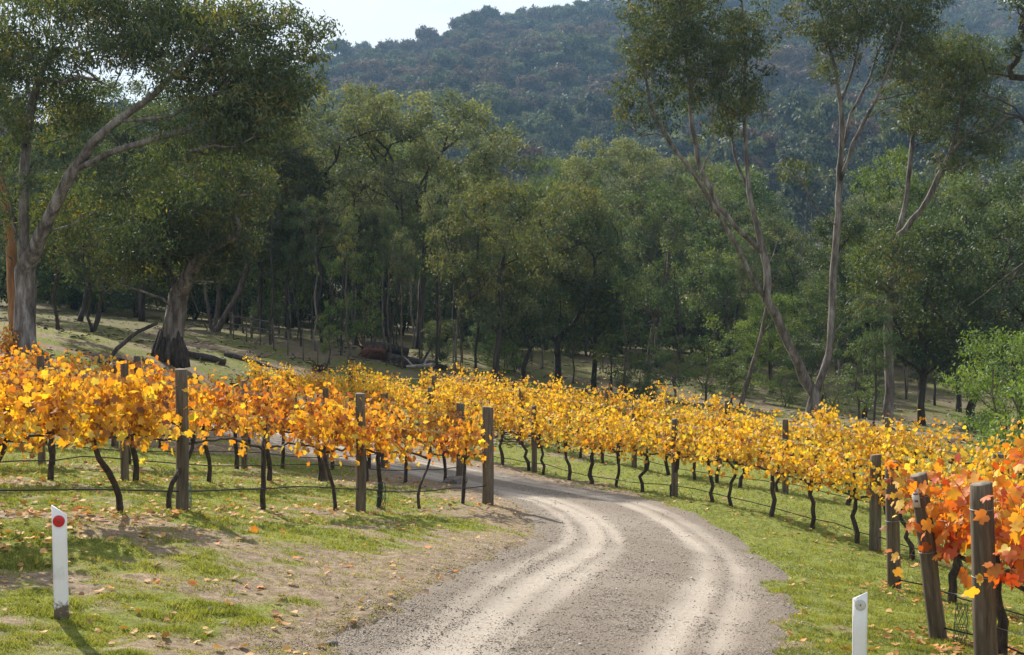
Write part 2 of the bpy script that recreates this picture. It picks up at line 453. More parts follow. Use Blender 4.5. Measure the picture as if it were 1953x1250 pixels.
def gz(x, y):
    x = np.asarray(x, float); y = np.asarray(y, float)
    sh = np.broadcast(x, y).shape
    xx = np.broadcast_to(x, sh).ravel(); yy = np.broadcast_to(y, sh).ravel()
    cx = np.clip(xx, -110, 110); cyy = np.clip(yy, -28, 165)
    z = np.full(cx.shape, _S[_n]) + _S[_n + 1] * cx + _S[_n + 2] * cyy
    for i in range(_n):
        z += _S[i] * _tps((cx - _A[i, 0]) ** 2 + (cyy - _A[i, 1]) ** 2)
    z += hill(xx, yy)
    return z.reshape(sh) if sh else float(z[0])
def gz1(x, y): return float(gz(np.array([x]), np.array([y]))[0])

def micro(x, y):
    """small-scale unevenness of the turf"""
    return (fbm(x * 1.3, y * 1.3, 1, 4) - 0.5) * 0.09 + (vnoise(x * 5, y * 5, 4) - 0.5) * 0.04 + np.maximum(0, vnoise(x * 3.3 + 7, y * 3.3, 6) - 0.78) * 0.16

def grass_mask(x, y):
    """1 = thick grass, 0 = bare soil"""
    m = 0.5 + 0.62 * (fbm(x * 0.42 + 3, y * 0.75 + 1, 3, 4) - 0.5)
    m = m + 0.34 * (fbm(x * 1.7, y * 3.4, 5, 3) - 0.5) + 0.16 * (vnoise(x * 6.1, y * 9.0, 2) - 0.5)
    lat = np.abs(road_lat(x, y).reshape(np.shape(x)))
    m = m - 0.30 * (1 - sstep(0.0, 1.5, lat - RHALF)) * np.where(np.asarray(x) < 1.2, 1, 0.35)
    m = m + 0.26 * sstep(2.0, 3.2, x) * sstep(46, 30, y)      # right of the road the sward is thicker
    m = m + 0.05 * sstep(14.5, 16.0, y) * sstep(40, 30, y)
    g = sstep(0.38, 0.63, m)
    w = sstep(50, 66, y)                                       # thin turf under the wood
    return g * (1 - w) + w * (0.15 + 0.75 * g)

def grow_axis(a, b, step, lo, hi, g=1.13):
    core = np.arange(a, b, step)
    up, s, v = [], step, core[-1]
    while v < hi:
        s *= g; v += s; up.append(v)
    dn, s, v = [], step, core[0]
    while v > lo:
        s *= g; v -= s; dn.append(v)
    return np.concatenate([dn[::-1], core, up])
xs = grow_axis(-11, 10.5, 0.13, -2600, 2600)
ys = grow_axis(8, 40, 0.16, -60, 3200, 1.07)
GX, GY = np.meshgrid(xs, ys)
gx, gy = GX.ravel(), GY.ravel()
g_z = gz(gx, gy) + micro(gx, gy) * (1 - sstep(60, 120, gy))
lat_g = road_lat(gx, gy)
edge = RHALF + (fbm(gx * 1.1, gy * 1.1, 6, 4) - 0.5) * 0.75 + (fbm(gx * 4, gy * 4, 2, 2) - 0.5) * 0.25
g_z -= 0.07 * (1 - sstep(-0.10, 0.14, np.abs(lat_g) - edge))
nx, ny = len(xs), len(ys)
ii = (np.arange(ny - 1)[:, None] * nx + np.arange(nx - 1)[None]).ravel()
gm = grass_mask(gx, gy)

def ground_mat():
    m, n, l = new_mat('ground')
    ge = n.new('ShaderNodeNewGeometry')
    pos = ge.outputs['Position']
    at = n.new('ShaderNodeAttribute'); at.attribute_name = 'grass'
    f1 = noise(n, l, pos, 0.9, 5); f2 = noise(n, l, pos, 9, 6, 0.65); f3 = noise(n, l, pos, 45, 4, 0.7)
    soil = ramp(n, [(0.3, (0.13, 0.095, 0.065)), (0.5, (0.225, 0.17, 0.12)), (0.72, (0.34, 0.27, 0.20))]); l.new(f2, soil.inputs['Fac'])
    gr = ramp(n, [(0.30, (0.085, 0.098, 0.026)), (0.5, (0.155, 0.18, 0.036)), (0.72, (0.25, 0.25, 0.07))]); l.new(f2, gr.inputs['Fac'])
    # break the mask with fine noise
    ma = n.new('ShaderNodeMath'); ma.operation = 'MULTIPLY_ADD'
    l.new(f3, ma.inputs[0]); ma.inputs[1].default_value = 0.9; l.new(at.outputs['Fac'], ma.inputs[2])
    mr = n.new('ShaderNodeMapRange'); mr.inputs['From Min'].default_value = 0.62; mr.inputs['From Max'].default_value = 1.12
    l.new(ma.outputs[0], mr.inputs['Value'])
    c = mixc(n, l, mr.outputs[0], soil.outputs['Color'], gr.outputs['Color'])
    # leaf litter of the wood and of the forest floor
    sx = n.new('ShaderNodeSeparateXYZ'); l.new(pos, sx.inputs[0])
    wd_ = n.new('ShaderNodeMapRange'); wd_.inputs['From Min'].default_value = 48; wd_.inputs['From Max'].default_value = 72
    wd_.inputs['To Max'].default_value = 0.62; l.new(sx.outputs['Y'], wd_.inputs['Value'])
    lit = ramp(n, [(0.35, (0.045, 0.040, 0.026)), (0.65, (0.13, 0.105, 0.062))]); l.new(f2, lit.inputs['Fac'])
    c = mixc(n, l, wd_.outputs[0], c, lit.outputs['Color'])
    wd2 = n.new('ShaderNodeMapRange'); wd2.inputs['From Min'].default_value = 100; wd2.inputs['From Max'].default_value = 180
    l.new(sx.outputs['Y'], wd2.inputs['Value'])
    c = mixc(n, l, wd2.outputs[0], c, (0.05, 0.05, 0.028))  # far floor darker than litter: shade between hill crowns put into the colour
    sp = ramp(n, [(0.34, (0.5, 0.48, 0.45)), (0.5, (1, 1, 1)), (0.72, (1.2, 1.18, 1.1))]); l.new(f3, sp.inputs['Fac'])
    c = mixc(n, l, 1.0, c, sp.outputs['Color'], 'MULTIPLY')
    b = n.new('ShaderNodeBsdfPrincipled'); b.inputs['Roughness'].default_value = 1.0; b.inputs['Specular IOR Level'].default_value = 0.1
    l.new(c, b.inputs['Base Color'])
    bp = n.new('ShaderNodeBump'); bp.inputs['Strength'].default_value = 0.8; bp.inputs['Distance'].default_value = 0.03
    l.new(f2, bp.inputs['Height'])
    bp2 = n.new('ShaderNodeBump'); bp2.inputs['Strength'].default_value = 0.7; bp2.inputs['Distance'].default_value = 0.012
    l.new(f3, bp2.inputs['Height']); l.new(bp.outputs[0], bp2.inputs['Normal']); l.new(bp2.outputs[0], b.inputs['Normal'])
    o = n.new('ShaderNodeOutputMaterial'); l.new(b.outputs[0], o.inputs['Surface'])
    return m
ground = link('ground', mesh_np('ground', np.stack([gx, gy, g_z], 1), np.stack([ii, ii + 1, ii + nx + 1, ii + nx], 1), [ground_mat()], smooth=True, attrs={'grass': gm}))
tag(ground, kind='structure', label='grassy slope falling to the right with bare patches of soil')

# road: draped strip with two worn wheel tracks
def road_mat():
    m, n, l = new_mat('road_gravel')
    ge = n.new('ShaderNodeNewGeometry'); pos = ge.outputs['Position']
    at = n.new('ShaderNodeAttribute'); at.attribute_name = 'loose'
    f1 = noise(n, l, pos, 1.3, 5); f2 = noise(n, l, pos, 24, 5, 0.7); f3 = noise(n, l, pos, 70, 3, 0.7)
    pack = ramp(n, [(0.3, (0.24, 0.203, 0.166)), (0.5, (0.34, 0.295, 0.247)), (0.7, (0.44, 0.388, 0.33))]); l.new(f2, pack.inputs['Fac'])
    loose = ramp(n, [(0.30, (0.075, 0.06, 0.047)), (0.48, (0.165, 0.136, 0.108)), (0.6, (0.23, 0.193, 0.156)), (0.72, (0.36, 0.31, 0.255))]); l.new(f3, loose.inputs['Fac'])
    ma = n.new('ShaderNodeMath'); ma.operation = 'MULTIPLY_ADD'
    l.new(f2, ma.inputs[0]); ma.inputs[1].default_value = 0.8; l.new(at.outputs['Fac'], ma.inputs[2])
    mb = n.new('ShaderNodeMath'); mb.operation = 'MULTIPLY_ADD'
    l.new(f1, mb.inputs[0]); mb.inputs[1].default_value = 0.5; l.new(ma.outputs[0], mb.inputs[2])
    mr = n.new('ShaderNodeMapRange'); mr.inputs['From Min'].default_value = 0.75; mr.inputs['From Max'].default_value = 1.35
    l.new(mb.outputs[0], mr.inputs['Value'])
    c = mixc(n, l, mr.outputs[0], pack.outputs['Color'], loose.outputs['Color'])
    b = n.new('ShaderNodeBsdfPrincipled'); b.inputs['Roughness'].default_value = 0.95; b.inputs['Specular IOR Level'].default_value = 0.15
    l.new(c, b.inputs['Base Color'])
    bp = n.new('ShaderNodeBump'); bp.inputs['Strength'].default_value = 0.6; bp.inputs['Distance'].default_value = 0.012
    l.new(f3, bp.inputs['Height']); l.new(bp.outputs[0], b.inputs['Normal'])
    o = n.new('ShaderNodeOutputMaterial'); l.new(b.outputs[0], o.inputs['Surface'])
    return m
def resample(p, step):
    s = np.concatenate([[0], np.cumsum(np.linalg.norm(np.diff(p, axis=0), axis=1))])
    t = np.arange(0, s[-1], step)
    return np.stack([np.interp(t, s, p[:, 0]), np.interp(t, s, p[:, 1])], 1)
rc = resample(RL, 0.18)
rt = np.gradient(rc, axis=0); rt /= np.linalg.norm(rt, axis=1)[:, None]
rn = np.stack([-rt[:, 1], rt[:, 0]], 1)
lats = np.linspace(-2.3, 2.3, 75)
rx = (rc[:, None, 0] + rn[:, None, 0] * lats[None]).ravel()
ry = (rc[:, None, 1] + rn[:, None, 1] * lats[None]).ravel()
LAT = np.broadcast_to(lats[None], (len(rc), len(lats))).ravel()
def track(lat, s):
    w = 0.04 * np.sin(s * 0.35)
    a = 0
    for c, wd, k in ((-1.12, 0.17, 0.75), (-0.72, 0.20, 1.0), (0.55, 0.16, 0.7), (0.86, 0.20, 1.0), (1.22, 0.12, 0.6)):
        a = np.maximum(a, k * np.exp(-((lat - w * (1 + 0.4 * c) - c + 0.02 * np.sin(s * 0.23 + c * 9)) / wd) ** 2))
    st = fbm(lat * 7 + 3, s * 0.22, 4, 3)
    return np.clip(a * (0.55 + 0.9 * st) + 0.25 * (st - 0.5), 0, 1)
S_ = np.broadcast_to((np.arange(len(rc)) * 0.18)[:, None], (len(rc), len(lats))).ravel()
trk = track(LAT, S_)
rz_ = gz(rx, ry) - 0.02 * trk + 0.02 * np.exp(-(LAT / 0.4) ** 2) + (fbm(rx * 2.2, ry * 2.2, 1, 3) - 0.5) * 0.03
rz_ -= 0.12 * sstep(1.6, 2.2, np.abs(LAT))
loose = np.clip(0.82 - 0.66 * trk + 0.35 * sstep(1.2, 1.8, np.abs(LAT)), 0, 1.2) + (fbm(rx * 0.5, ry * 0.5, 5, 3) - 0.5) * 0.6 - 0.12
nl = len(lats)
ri = (np.arange(len(rc) - 1)[:, None] * nl + np.arange(nl - 1)[None]).ravel()
road = link('road', mesh_np('road', np.stack([rx, ry, rz_], 1), np.stack([ri, ri + nl, ri + nl + 1, ri + 1], 1), [road_mat()], smooth=True, attrs={'loose': loose}))
tag(road, kind='structure', label='unsealed gravel road curving round the vineyard block')
# ------------------------------------------------------------------ trees
QUAD_LEAF = (np.array([(0, 0, 0), (0.5, 0.42, 0.05), (0, 1, 0), (-0.5, 0.42, 0.05)]), np.array([(0, 1, 2, 3)]))

def leaf_cloud(r, centers, radii, per, size, squash=0.68, droop=0.9, tufts=11, tuft_r=0.26, wid=0.34, out=0.9):
    """hanging leaves gathered in tufts through ellipsoidal clumps; returns verts, faces, cv"""
    pos = []; cvs = []; outs = []
    for c, R in zip(centers, radii):
        n = int(per * (R ** 2) * r.uniform(0.75, 1.25))
        if n < 4: continue
        k = max(4, int(tufts * r.uniform(0.7, 1.3)))
        dirs = r.normal(size=(k, 3)); dirs[:, 2] = dirs[:, 2] * 0.8 + 0.25
        dirs /= np.linalg.norm(dirs, axis=1)[:, None]
        tc = c + dirs * (R * r.uniform(0.45, 1.0, (k, 1))) * np.array([1, 1, squash])
        tr = R * tuft_r * r.uniform(0.7, 1.5, k)
        w = tr ** 2; w /= w.sum()
        which = r.choice(k, n, p=w)
        off = r.normal(size=(n, 3)) * (tr[which][:, None]) * np.array([0.75, 0.75, 0.62])
        pos.append(tc[which] + off)
        ov = tc[which] + off - c; ov = ov / (np.linalg.norm(ov, axis=1)[:, None] + 1e-6); outs.append(ov + np.array([0, 0, 0.35]))
        cvs.append(np.clip(0.45 + 0.16 * r.normal() + 0.14 * r.normal(size=k)[which] + 0.2 * r.normal(size=n), 0, 1))
    pos = np.concatenate(pos); cv = np.concatenate(cvs); n = len(pos)
    t = r.normal(size=(n, 3)) * 0.75; t[:, 2] -= droop * (0.55 if out else 1)
    nn = r.normal(size=(n, 3)) * 0.75 + out * np.concatenate(outs)
    s = size * r.uniform(0.65, 1.35, n)
    sz = np.stack([s * wid * r.uniform(0.75, 1.25, n), s, s], 1)
    v, f = scatter(*QUAD_LEAF, pos, frames(t, nn), sz)
    return v, f, cv

class Skeleton:
    def __init__(s): s.p, s.par = [], []
    def add(s, p, par): s.p.append(np.asarray(p, float)); s.par.append(par); return len(s.p) - 1
    def line(s, pts, par=-1, seg=0.8, r=None, wob=0.0):
        """adds a polyline, subdivided; returns node ids"""
        ids = []
        pts = [np.asarray(p, float) for p in pts]
        if par >= 0:
            pts = [s.p[par]] + pts
        else:
            par = s.add(pts[0], -1); ids.append(par)
        for a, b in zip(pts[:-1], pts[1:]):
            n = max(1, int(round(np.linalg.norm(b - a) / seg)))
            for i in range(1, n + 1):
                q = a + (b - a) * i / n
                if r is not None and wob and i < n: q = q + r.normal(size=3) * wob
                par = s.add(q, par); ids.append(par)
        return ids
    def nearest(s, p):
        A = np.array(s.p); return int(np.argmin(((A - p) ** 2).sum(1)))
    def attach(s, c, r, min_z, lo=0.0, up=0.9, seg=0.7):
        A = np.array(s.p)
        d = A - c
        dist = np.linalg.norm(d, axis=1)
        hor = np.linalg.norm(d[:, :2], axis=1)
        cost = dist + 2.2 * np.maximum(0, d[:, 2] + up * hor * 0.45) + np.where(A[:, 2] < min_z, 50, 0)
        i = int(np.argmin(cost))
        a = A[i]
        L = dist[i]
        if L < 0.15: return i
        pi = s.par[i]
        tdir = (a - A[pi]) if pi >= 0 else np.array([0, 0, 1.0])
        tdir = tdir / (np.linalg.norm(tdir) + 1e-9)
        m = a + tdir * L * 0.35 + (c - a) * 0.25 + r.normal(size=3) * 0.06 * L
        n = max(2, int(L / seg))
        par = i
        for k in range(1, n + 1):
            t = k / n
            q = (1 - t) ** 2 * a + 2 * t * (1 - t) * m + t * t * c
            if k < n: q = q + r.normal(size=3) * 0.035 * L / n * 2
            par = s.add(q, par)
        return par
    def wood(s, R, expo=0.5, rmin=0.008, k=7, r=None, flare=1.35, rough=0.0, base_h=0.7):
        n = len(s.p); w = np.zeros(n); kids = [[] for _ in range(n)]
        for i in range(n):
            if s.par[i] >= 0: kids[s.par[i]].append(i)
        for i in range(n - 1, -1, -1):
            if not kids[i]: w[i] = 1
            w[i] += 0.04
            if s.par[i] >= 0: w[s.par[i]] += w[i]
        root_w = w[0]
        rad = np.maximum(rmin, R * (w / root_w) ** expo)
        P_ = np.array(s.p)
        z0 = P_[0, 2]
        rad = rad * (1 + (flare - 1) * np.exp(-(P_[:, 2] - z0) / base_h))
        mb = MB()
        starts = [(0, -1)] if n else []
        roots = [i for i in range(n) if s.par[i] < 0]
        stack = [(i, -1) for i in roots]
        while stack:
            i, par = stack.pop()
            ch = [] if par < 0 else [par]
            rr = [] if par < 0 else [min(rad[par], rad[i] * 1.15)]
            cur = i
            while True:
                ch.append(cur); rr.append(rad[cur])
                ks = kids[cur]
                if not ks: break
                ks = sorted(ks, key=lambda q: -w[q])
                for q in ks[1:]: stack.append((q, cur))
                cur = ks[0]
            if len(ch) < 2: continue
            rr = np.array(rr); m = len(rr)
            for q in range(2, m): rr[q] = max(rr[q], rr[q - 1] * 0.86)
            if not kids[ch[-1]]:
                tail = min(4, m - 1)
                rr[-tail:] *= np.linspace(0.85, 0.3, tail)
            kk = k if rr[0] > 0.06 else (5 if rr[0] > 0.025 else 4)
            mb.tube(P_[ch], rr, kk, cap=(rr[0] > 0.05), rough=rough if rr[0] > 0.08 else 0, r=r)
        return mb

def proto_tree(seed, H=13, W=7, cb=0.45, R=0.22, ncl=34, crad=(0.8, 1.5), per=260, size=0.24, lean=0.5, stems=1, shape='dome', limbs=0, droop=0.9, fork=0.55):
    """returns wood mesh, leaf mesh of a tree of height H with its foot at the origin"""
    r = np.random.default_rng(seed)
    sk = Skeleton()
    tops = []
    base = sk.add((0, 0, -0.25), -1)
    for k in range(stems):
        a = r.uniform(0, 6.28) + k * 6.28 / max(1, stems)
        sp = (0.16 if stems > 1 else 0.03) * W
        le = lean * r.uniform(0.4, 1)
        hh = H * r.uniform(0.66, 0.78)
        pts = []
        for t in (0.14, 0.32, 0.52, 0.72, 1.0):
            o = sp * (t ** 0.8) * 1.6
            pts.append((math.cos(a) * o + le * t + r.normal() * 0.085 * (1 + H / 20), math.sin(a) * o + r.normal() * 0.085 * (1 + H / 20), hh * t))
        sk.line(pts, base, seg=0.9, r=r, wob=0.03)
    # clump centres inside the crown envelope, kept apart
    zb, zt = H * cb, H
    cs, rs = [], []
    tries = 0
    while len(cs) < ncl and tries < 6000:
        tries += 1
        z = r.uniform(zb, zt)
        t = (z - zb) / (zt - zb)
        if shape == 'dome': env = math.sqrt(max(0, 1 - max(0, (t - 0.45) / 0.56) ** 2)) * (0.55 + 0.45 * min(1, t / 0.4))
        elif shape == 'cone': env = (1 - t) ** 0.75 * 0.95 + 0.08
        elif shape == 'tall': env = 0.35 + 0.65 * math.sin(math.pi * min(1, 0.15 + 0.85 * t)) ** 0.7
        else: env = math.sqrt(max(0, 1 - (2 * t - 1) ** 2)) * 0.9 + 0.1
        rr = W / 2 * env * math.sqrt(r.uniform(0.12, 1)); a = r.uniform(0, 6.28)
        R_ = r.uniform(*crad) * (1 - 0.25 * t)
        c = np.array([rr * math.cos(a) + lean * t, rr * math.sin(a), min(z, zt - 0.5 * R_)])
        if cs and min(np.linalg.norm((c - q) * np.array([1, 1, 1.25])) for q in cs) < (1.05 if tries < 2500 else 0.75) * R_ : continue
        cs.append(c); rs.append(R_)
    order = np.argsort([np.linalg.norm(c - np.array([0, 0, zb])) for c in cs])
    for i in order:
        sk.attach(cs[i] - np.array([0, 0, 0.25 * rs[i]]), r, min_z=H * min(cb * 0.75, 0.4))
    for k in range(limbs):                      # dead or bare limbs
        a = r.uniform(0, 6.28); z = H * r.uniform(0.25, 0.5); L = W * r.uniform(0.2, 0.4)
        sk.attach(np.array([math.cos(a) * L, math.sin(a) * L, z + L * 0.6]), r, min_z=0.12 * H)
    mb = sk.wood(R, r=r)
    v, f, cv = leaf_cloud(r, cs, rs, per, size, droop=droop)
    wood = mb.mesh('trunk', [M['bark_brown']], smooth=True)
    crown = mesh_np('crown', v, f, [M['gum_olive']], cv=cv)
    return wood, crown, H

PR = {
    'dome1': proto_tree(11, 14, 9.5, 0.48, 0.17, 66, (0.85, 1.35), 430, 0.20, lean=0.6, fork=0.4),
    'dome2': proto_tree(12, 14, 8.5, 0.48, 0.16, 60, (0.85, 1.3), 430, 0.20, lean=-0.7, limbs=2),
    'tall1': proto_tree(21, 14, 5.2, 0.45, 0.15, 36, (0.7, 1.2), 430, 0.20, lean=0.5, shape='tall', limbs=2),
    'tall2': proto_tree(22, 14, 4.6, 0.5, 0.14, 32, (0.7, 1.15), 430, 0.20, lean=-0.5, shape='tall', limbs=3),
    'tall3': proto_tree(23, 14, 6.0, 0.35, 0.17, 38, (0.7, 1.25), 430, 0.20, lean=0.9, shape='tall', stems=2, limbs=2),
    'pole1': proto_tree(24, 14, 3.4, 0.60, 0.13, 20, (0.65, 1.1), 400, 0.19, lean=0.3, shape='tall', limbs=1),
    'pole2': proto_tree(25, 14, 3.0, 0.64, 0.12, 18, (0.6, 1.05), 400, 0.19, lean=-0.4, shape='tall', limbs=2),
    'pole3': proto_tree(26, 14, 4.2, 0.58, 0.14, 22, (0.65, 1.1), 400, 0.19, lean=0.6, stems=2, shape='tall', limbs=1),
    'olive1': proto_tree(31, 10, 6.6, 0.30, 0.17, 52, (0.8, 1.25), 430, 0.19, lean=0.4),
    'olive2': proto_tree(32, 10, 6.0, 0.26, 0.16, 50, (0.75, 1.2), 430, 0.19, lean=-0.5, limbs=2),
    'multi': proto_tree(41, 12, 6.0, 0.34, 0.20, 40, (0.7, 1.25), 430, 0.20, stems=3, lean=0.3, shape='tall', limbs=2),
    'sap1': proto_tree(51, 6, 2.6, 0.16, 0.06, 22, (0.4, 0.75), 420, 0.17, lean=0.2, shape='tall'),
    'sap2': proto_tree(52, 6, 2.9, 0.2, 0.06, 22, (0.4, 0.8), 400, 0.17, lean=-0.3, shape='cone'),
    'bush1': proto_tree(61, 4, 4.2, 0.08, 0.08, 40, (0.5, 0.85), 900, 0.12, stems=3, lean=0.1, shape='round'),
    'thicket1': proto_tree(71, 6, 5.0, 0.06, 0.07, 34, (0.6, 1.1), 230, 0.22, stems=3, lean=0.3, shape='round'),
    'thicket2': proto_tree(72, 6, 4.4, 0.10, 0.07, 30, (0.6, 1.0), 230, 0.22, stems=4, lean=-0.3, shape='tall'),
    'bush2': proto_tree(62, 4, 3.8, 0.05, 0.07, 26, (0.5, 0.9), 420, 0.17, stems=3, lean=-0.1, shape='round'),
}

def put_tree(name, proto, px, d, top, leaf, bark, label, rz=0.0, wx=1.0, group=None, cat='tree', sink=0.0):
    wood, crown, H = PR[proto]
    x, y = XY(px, d)
    z = gz1(x, y)
    zt = P(px, top, d)[2]
    s = max(0.15, (zt - z) / H)
    t = thing(name, label, cat, (x, y, z - sink), rz, group)
    t.scale = (s * wx, s * wx, s)
    a = link('trunk', wood, t); setmat(a, M[bark])
    b = link('crown', crown, t); setmat(b, M[leaf])
    return t

def hero_tree(name, label, base_px, d, lines, clumps, R, leaf, bark, seed, size=0.2, per=300, expo=0.5, group=None, extra=None, crown_kw=None, flare=1.35, min_frac=0.2, rough=0.12):
    """lines: polylines of (px, py, depth offset), first one starts at the foot; clumps: (px, py, rx, ry, rdepth, n, radius[, depth offset])"""
    r = np.random.default_rng(seed)
    x, y = XY(base_px, d)
    z = gz1(x, y)
    o = np.array([x, y, z])
    sk = Skeleton()
    first = True
    for ln in lines:
        pts = [P(a, b, d + c) - o for a, b, c in ln]
        if first:
            pts[0] = np.array([0, 0, -0.3]); sk.line(pts, -1, seg=0.6, r=r, wob=0.02); first = False
        else:
            i = sk.nearest(pts[0]); sk.line(pts[1:], i, seg=0.6, r=r, wob=0.02)
    cs, rs = [], []
    for cl in clumps:
        px, py, rx_, ry_, rd, n, rad = cl[:7]
        do = cl[7] if len(cl) > 7 else 0
        for _ in range(n):
            while True:
                q = r.uniform(-1, 1, 3)
                if q.dot(q) < 1: break
            for _try in range(12):
                c = P(px + q[0] * rx_, py + q[1] * ry_, d + do + q[2] * rd) - o
                if not cs or np.min(np.linalg.norm(np.array(cs) - c, axis=1)) > 0.85 * rad: break
                q = r.normal(size=3); q *= r.random() ** (1 / 3) / np.linalg.norm(q)
            cs.append(c); rs.append(rad * r.uniform(0.75, 1.25))
    for cl in clumps:
        px, py, rx_, ry_, rd, n, rad = cl[:7]
        do = cl[7] if len(cl) > 7 else 0
        for _ in range(int(n * 1.0)):
            q = r.normal(size=3); q /= np.linalg.norm(q); q *= r.uniform(0.95, 1.28)
            cs.append(P(px + q[0] * rx_, py + q[1] * ry_, d + do + q[2] * rd) - o); rs.append(rad * r.uniform(0.3, 0.55))
    A0 = np.array(sk.p)
    order = np.argsort([np.min(np.linalg.norm(A0 - c, axis=1)) for c in cs])
    H = max(c[2] for c in cs)
    for i in order:
        sk.attach(cs[i] - np.array([0, 0, 0.25 * rs[i]]), r, min_z=H * min_frac, up=0.3)
    mb = sk.wood(R, expo=expo, r=r, flare=flare, k=9, rough=rough)
    t = thing(name, label, 'tree', o, 0, group)
    w = link('trunk', mb.mesh('trunk', [M[bark]], smooth=True), t)
    v, f, cv = leaf_cloud(r, cs, rs, per, size, **(crown_kw or {}))
    link('crown', mesh_np('crown', v, f, [M[leaf]], cv=cv), t)
    return t

def C1(*pts):   # pixel polyline measured in the enlarged left crop
    return [(a * 0.528, b * 0.528, (c[0] if c else 0)) for a, b, *c in pts]
def C3(*pts):   # and in the enlarged right crop
    return [(1140 + a * 0.656, b * 0.656, (c[0] if c else 0)) for a, b, *c in pts]

# great gum on the left
hero_tree('gum_tree', 'great pale barked gum with sweeping limbs and vast dark crown at the left edge', 50, 46,
    [C1((92,1275),(92,1150),(95,1050),(82,900),(86,700),(92,560),(112,400,.5),(100,300,1),(92,180,1.5),(110,60,2),(120,-80,2)),
     C1((105,980),(125,905,-.5),(150,840,-1),(200,740,-1.4),(262,620,-1.8),(330,520,-2.2),(420,440,-2.4),(520,370,-2.6),(600,300,-3),(690,200,-3.2),(760,120,-3.4)),
     C1((265,620,-1.8),(300,600,-2),(360,572,-2.4),(450,535,-2.8),(560,500,-3),(660,475,-3.4),(760,440,-3.6)),
     C1((112,400,.5),(135,300,0),(190,292,-.5),(225,300,-.8),(290,278,-1.2),(350,290,-1.5),(410,318,-2)),
     C1((130,310,0),(160,240,.5),(200,190,.8),(260,120,1),(330,20,1)),
     C1((82,900),(45,810,-.6),(30,700,-1),(0,590,-1.5),(-60,470,-2),(-130,380,-2)),
     C1((100,300,1),(60,270,.5),(20,255,0),(-60,180,-.5)),
     C1((690,200,-3.2),(760,100,-3),(830,50,-3),(880,-20,-3)),
     C1((700,190,-3.2),(800,150,-3.5),(900,90,-3.5),(960,30,-3.5)),
     C1((420,440,-2.4),(520,430,-3),(620,420,-3.2),(720,360,-3.4),(800,330,-3.5)),
     ],
    [(60,40,130,110,3.2,26,1.05),(230,30,150,100,3,34,1.0,-1),(370,90,130,95,2.6,26,0.95,-2),(470,160,100,90,2.2,20,0.9,-3),(545,150,55,70,1.4,9,0.7,-3),
     (500,240,70,50,1.8,9,0.8,-3),(390,260,80,50,2,8,0.8,-3),(300,340,90,60,2.4,8,0.8,-2),
     (180,420,110,80,2.4,14,0.95,1.5),(-60,300,100,200,3,20,1.1,0),(560,60,45,40,1.2,6,0.5,-3.2),(605,75,32,40,0.8,6,0.42,-3.2),(510,25,60,30,1.2,6,0.5,-3.2),(120,220,110,60,2,10,0.85,1.5),(440,40,40,35,1,3,0.5,-2)],
    0.33, 'gum_olive', 'bark_pale', 101, size=0.18, per=400, expo=0.74, crown_kw=dict(tufts=13, droop=1.3, wid=0.28, out=0.6), flare=1.25)

# old hollow gum
hb = hero_tree('hollow_gum_tree', 'old gum with thick gnarled pale trunk and a hollow at its foot, on the grass', 326, 52,
    [[(326,688,0),(328,640,0),(334,600,0),(340,560,0)],
     [(340,565,0),(322,520,.4),(290,470,.8),(255,430,1),(220,400,1)],
     [(340,565,0),(352,520,-.3),(375,470,-.6),(405,420,-.8),(430,370,-1)],
     [(345,545,-.3),(375,500,-.8),(410,470,-1.2),(450,450,-1.4)],
     [(334,600,0),(310,570,-.8),(270,555,-1.2),(235,545,-1.4)]],
    [(420,380,90,75,2.4,20,0.95),(330,420,110,75,2.4,20,0.95),(250,430,80,70,2.2,13,0.9),(440,450,60,50,2,9,0.8),(380,500,70,40,1.8,9,0.7),(250,520,60,40,1.6,8,0.7),],
    0.38, 'gum_olive', 'bark_gum', 102, size=0.18, per=380, expo=0.95, crown_kw=dict(tufts=13, droop=1.3, wid=0.28, out=0.6), flare=1.25, rough=0.35)
hero_tree('fan_stemmed_gum', 'gum with fan of slim brown stems and golden olive crown near the hollow gum', 405, 73,
    [[(405,655,0),(402,620,0),(392,560,0),(382,480,0),(380,400,0),(390,320,0)],
     [(405,655,0),(412,610,.5),(420,540,.6),(432,450,.6),(450,360,.6),(470,290,.4)],
     [(405,655,0),(425,610,-.5),(455,560,-.8),(480,480,-1),(505,400,-1),(520,320,-1)],
     [(405,655,0),(385,610,-.6),(365,560,-.8),(345,500,-.9),(320,420,-.9)],
     [(480,480,-1),(530,430,-1.2),(565,380,-1.2)]],
    [(520,300,60,75,2.2,24,0.85),(545,390,50,70,2,20,0.8),(450,330,90,80,2.6,30,0.9),(470,440,85,60,2.2,22,0.8),(380,380,80,80,2.4,20,0.9),(565,330,28,80,1.4,8,0.6),(540,480,45,40,1.6,8,0.6),(420,520,50,25,1.6,6,.6)],
    0.22, 'gum_gold', 'bark_brown', 107, size=0.20, per=380, expo=0.6, crown_kw=dict(tufts=11, droop=1.3, wid=0.28, out=0.6), min_frac=0.35)
hm = MB()          # the hollow: a dark ragged scar standing in the buttressed foot
rr_ = np.random.default_rng(5)
for k in range(7):
    a = -math.pi / 2 + (k - 3) * 0.42
    p0 = np.array([math.cos(a) * 0.62, math.sin(a) * 0.55, -0.2])
    hm.tube([p0, p0 * np.array([.86, .86, 1]) + np.array([0, 0, 0.5 + 0.2 * rr_.random()]), p0 * np.array([.62, .62, 1]) + np.array([0, 0, 1.0 + 0.5 * rr_.random()])], [0.17, 0.14, 0.05], 7, rough=0.4, r=rr_)
link('buttress', hm.mesh('buttress', [M['bark_dark']], smooth=True), hb)

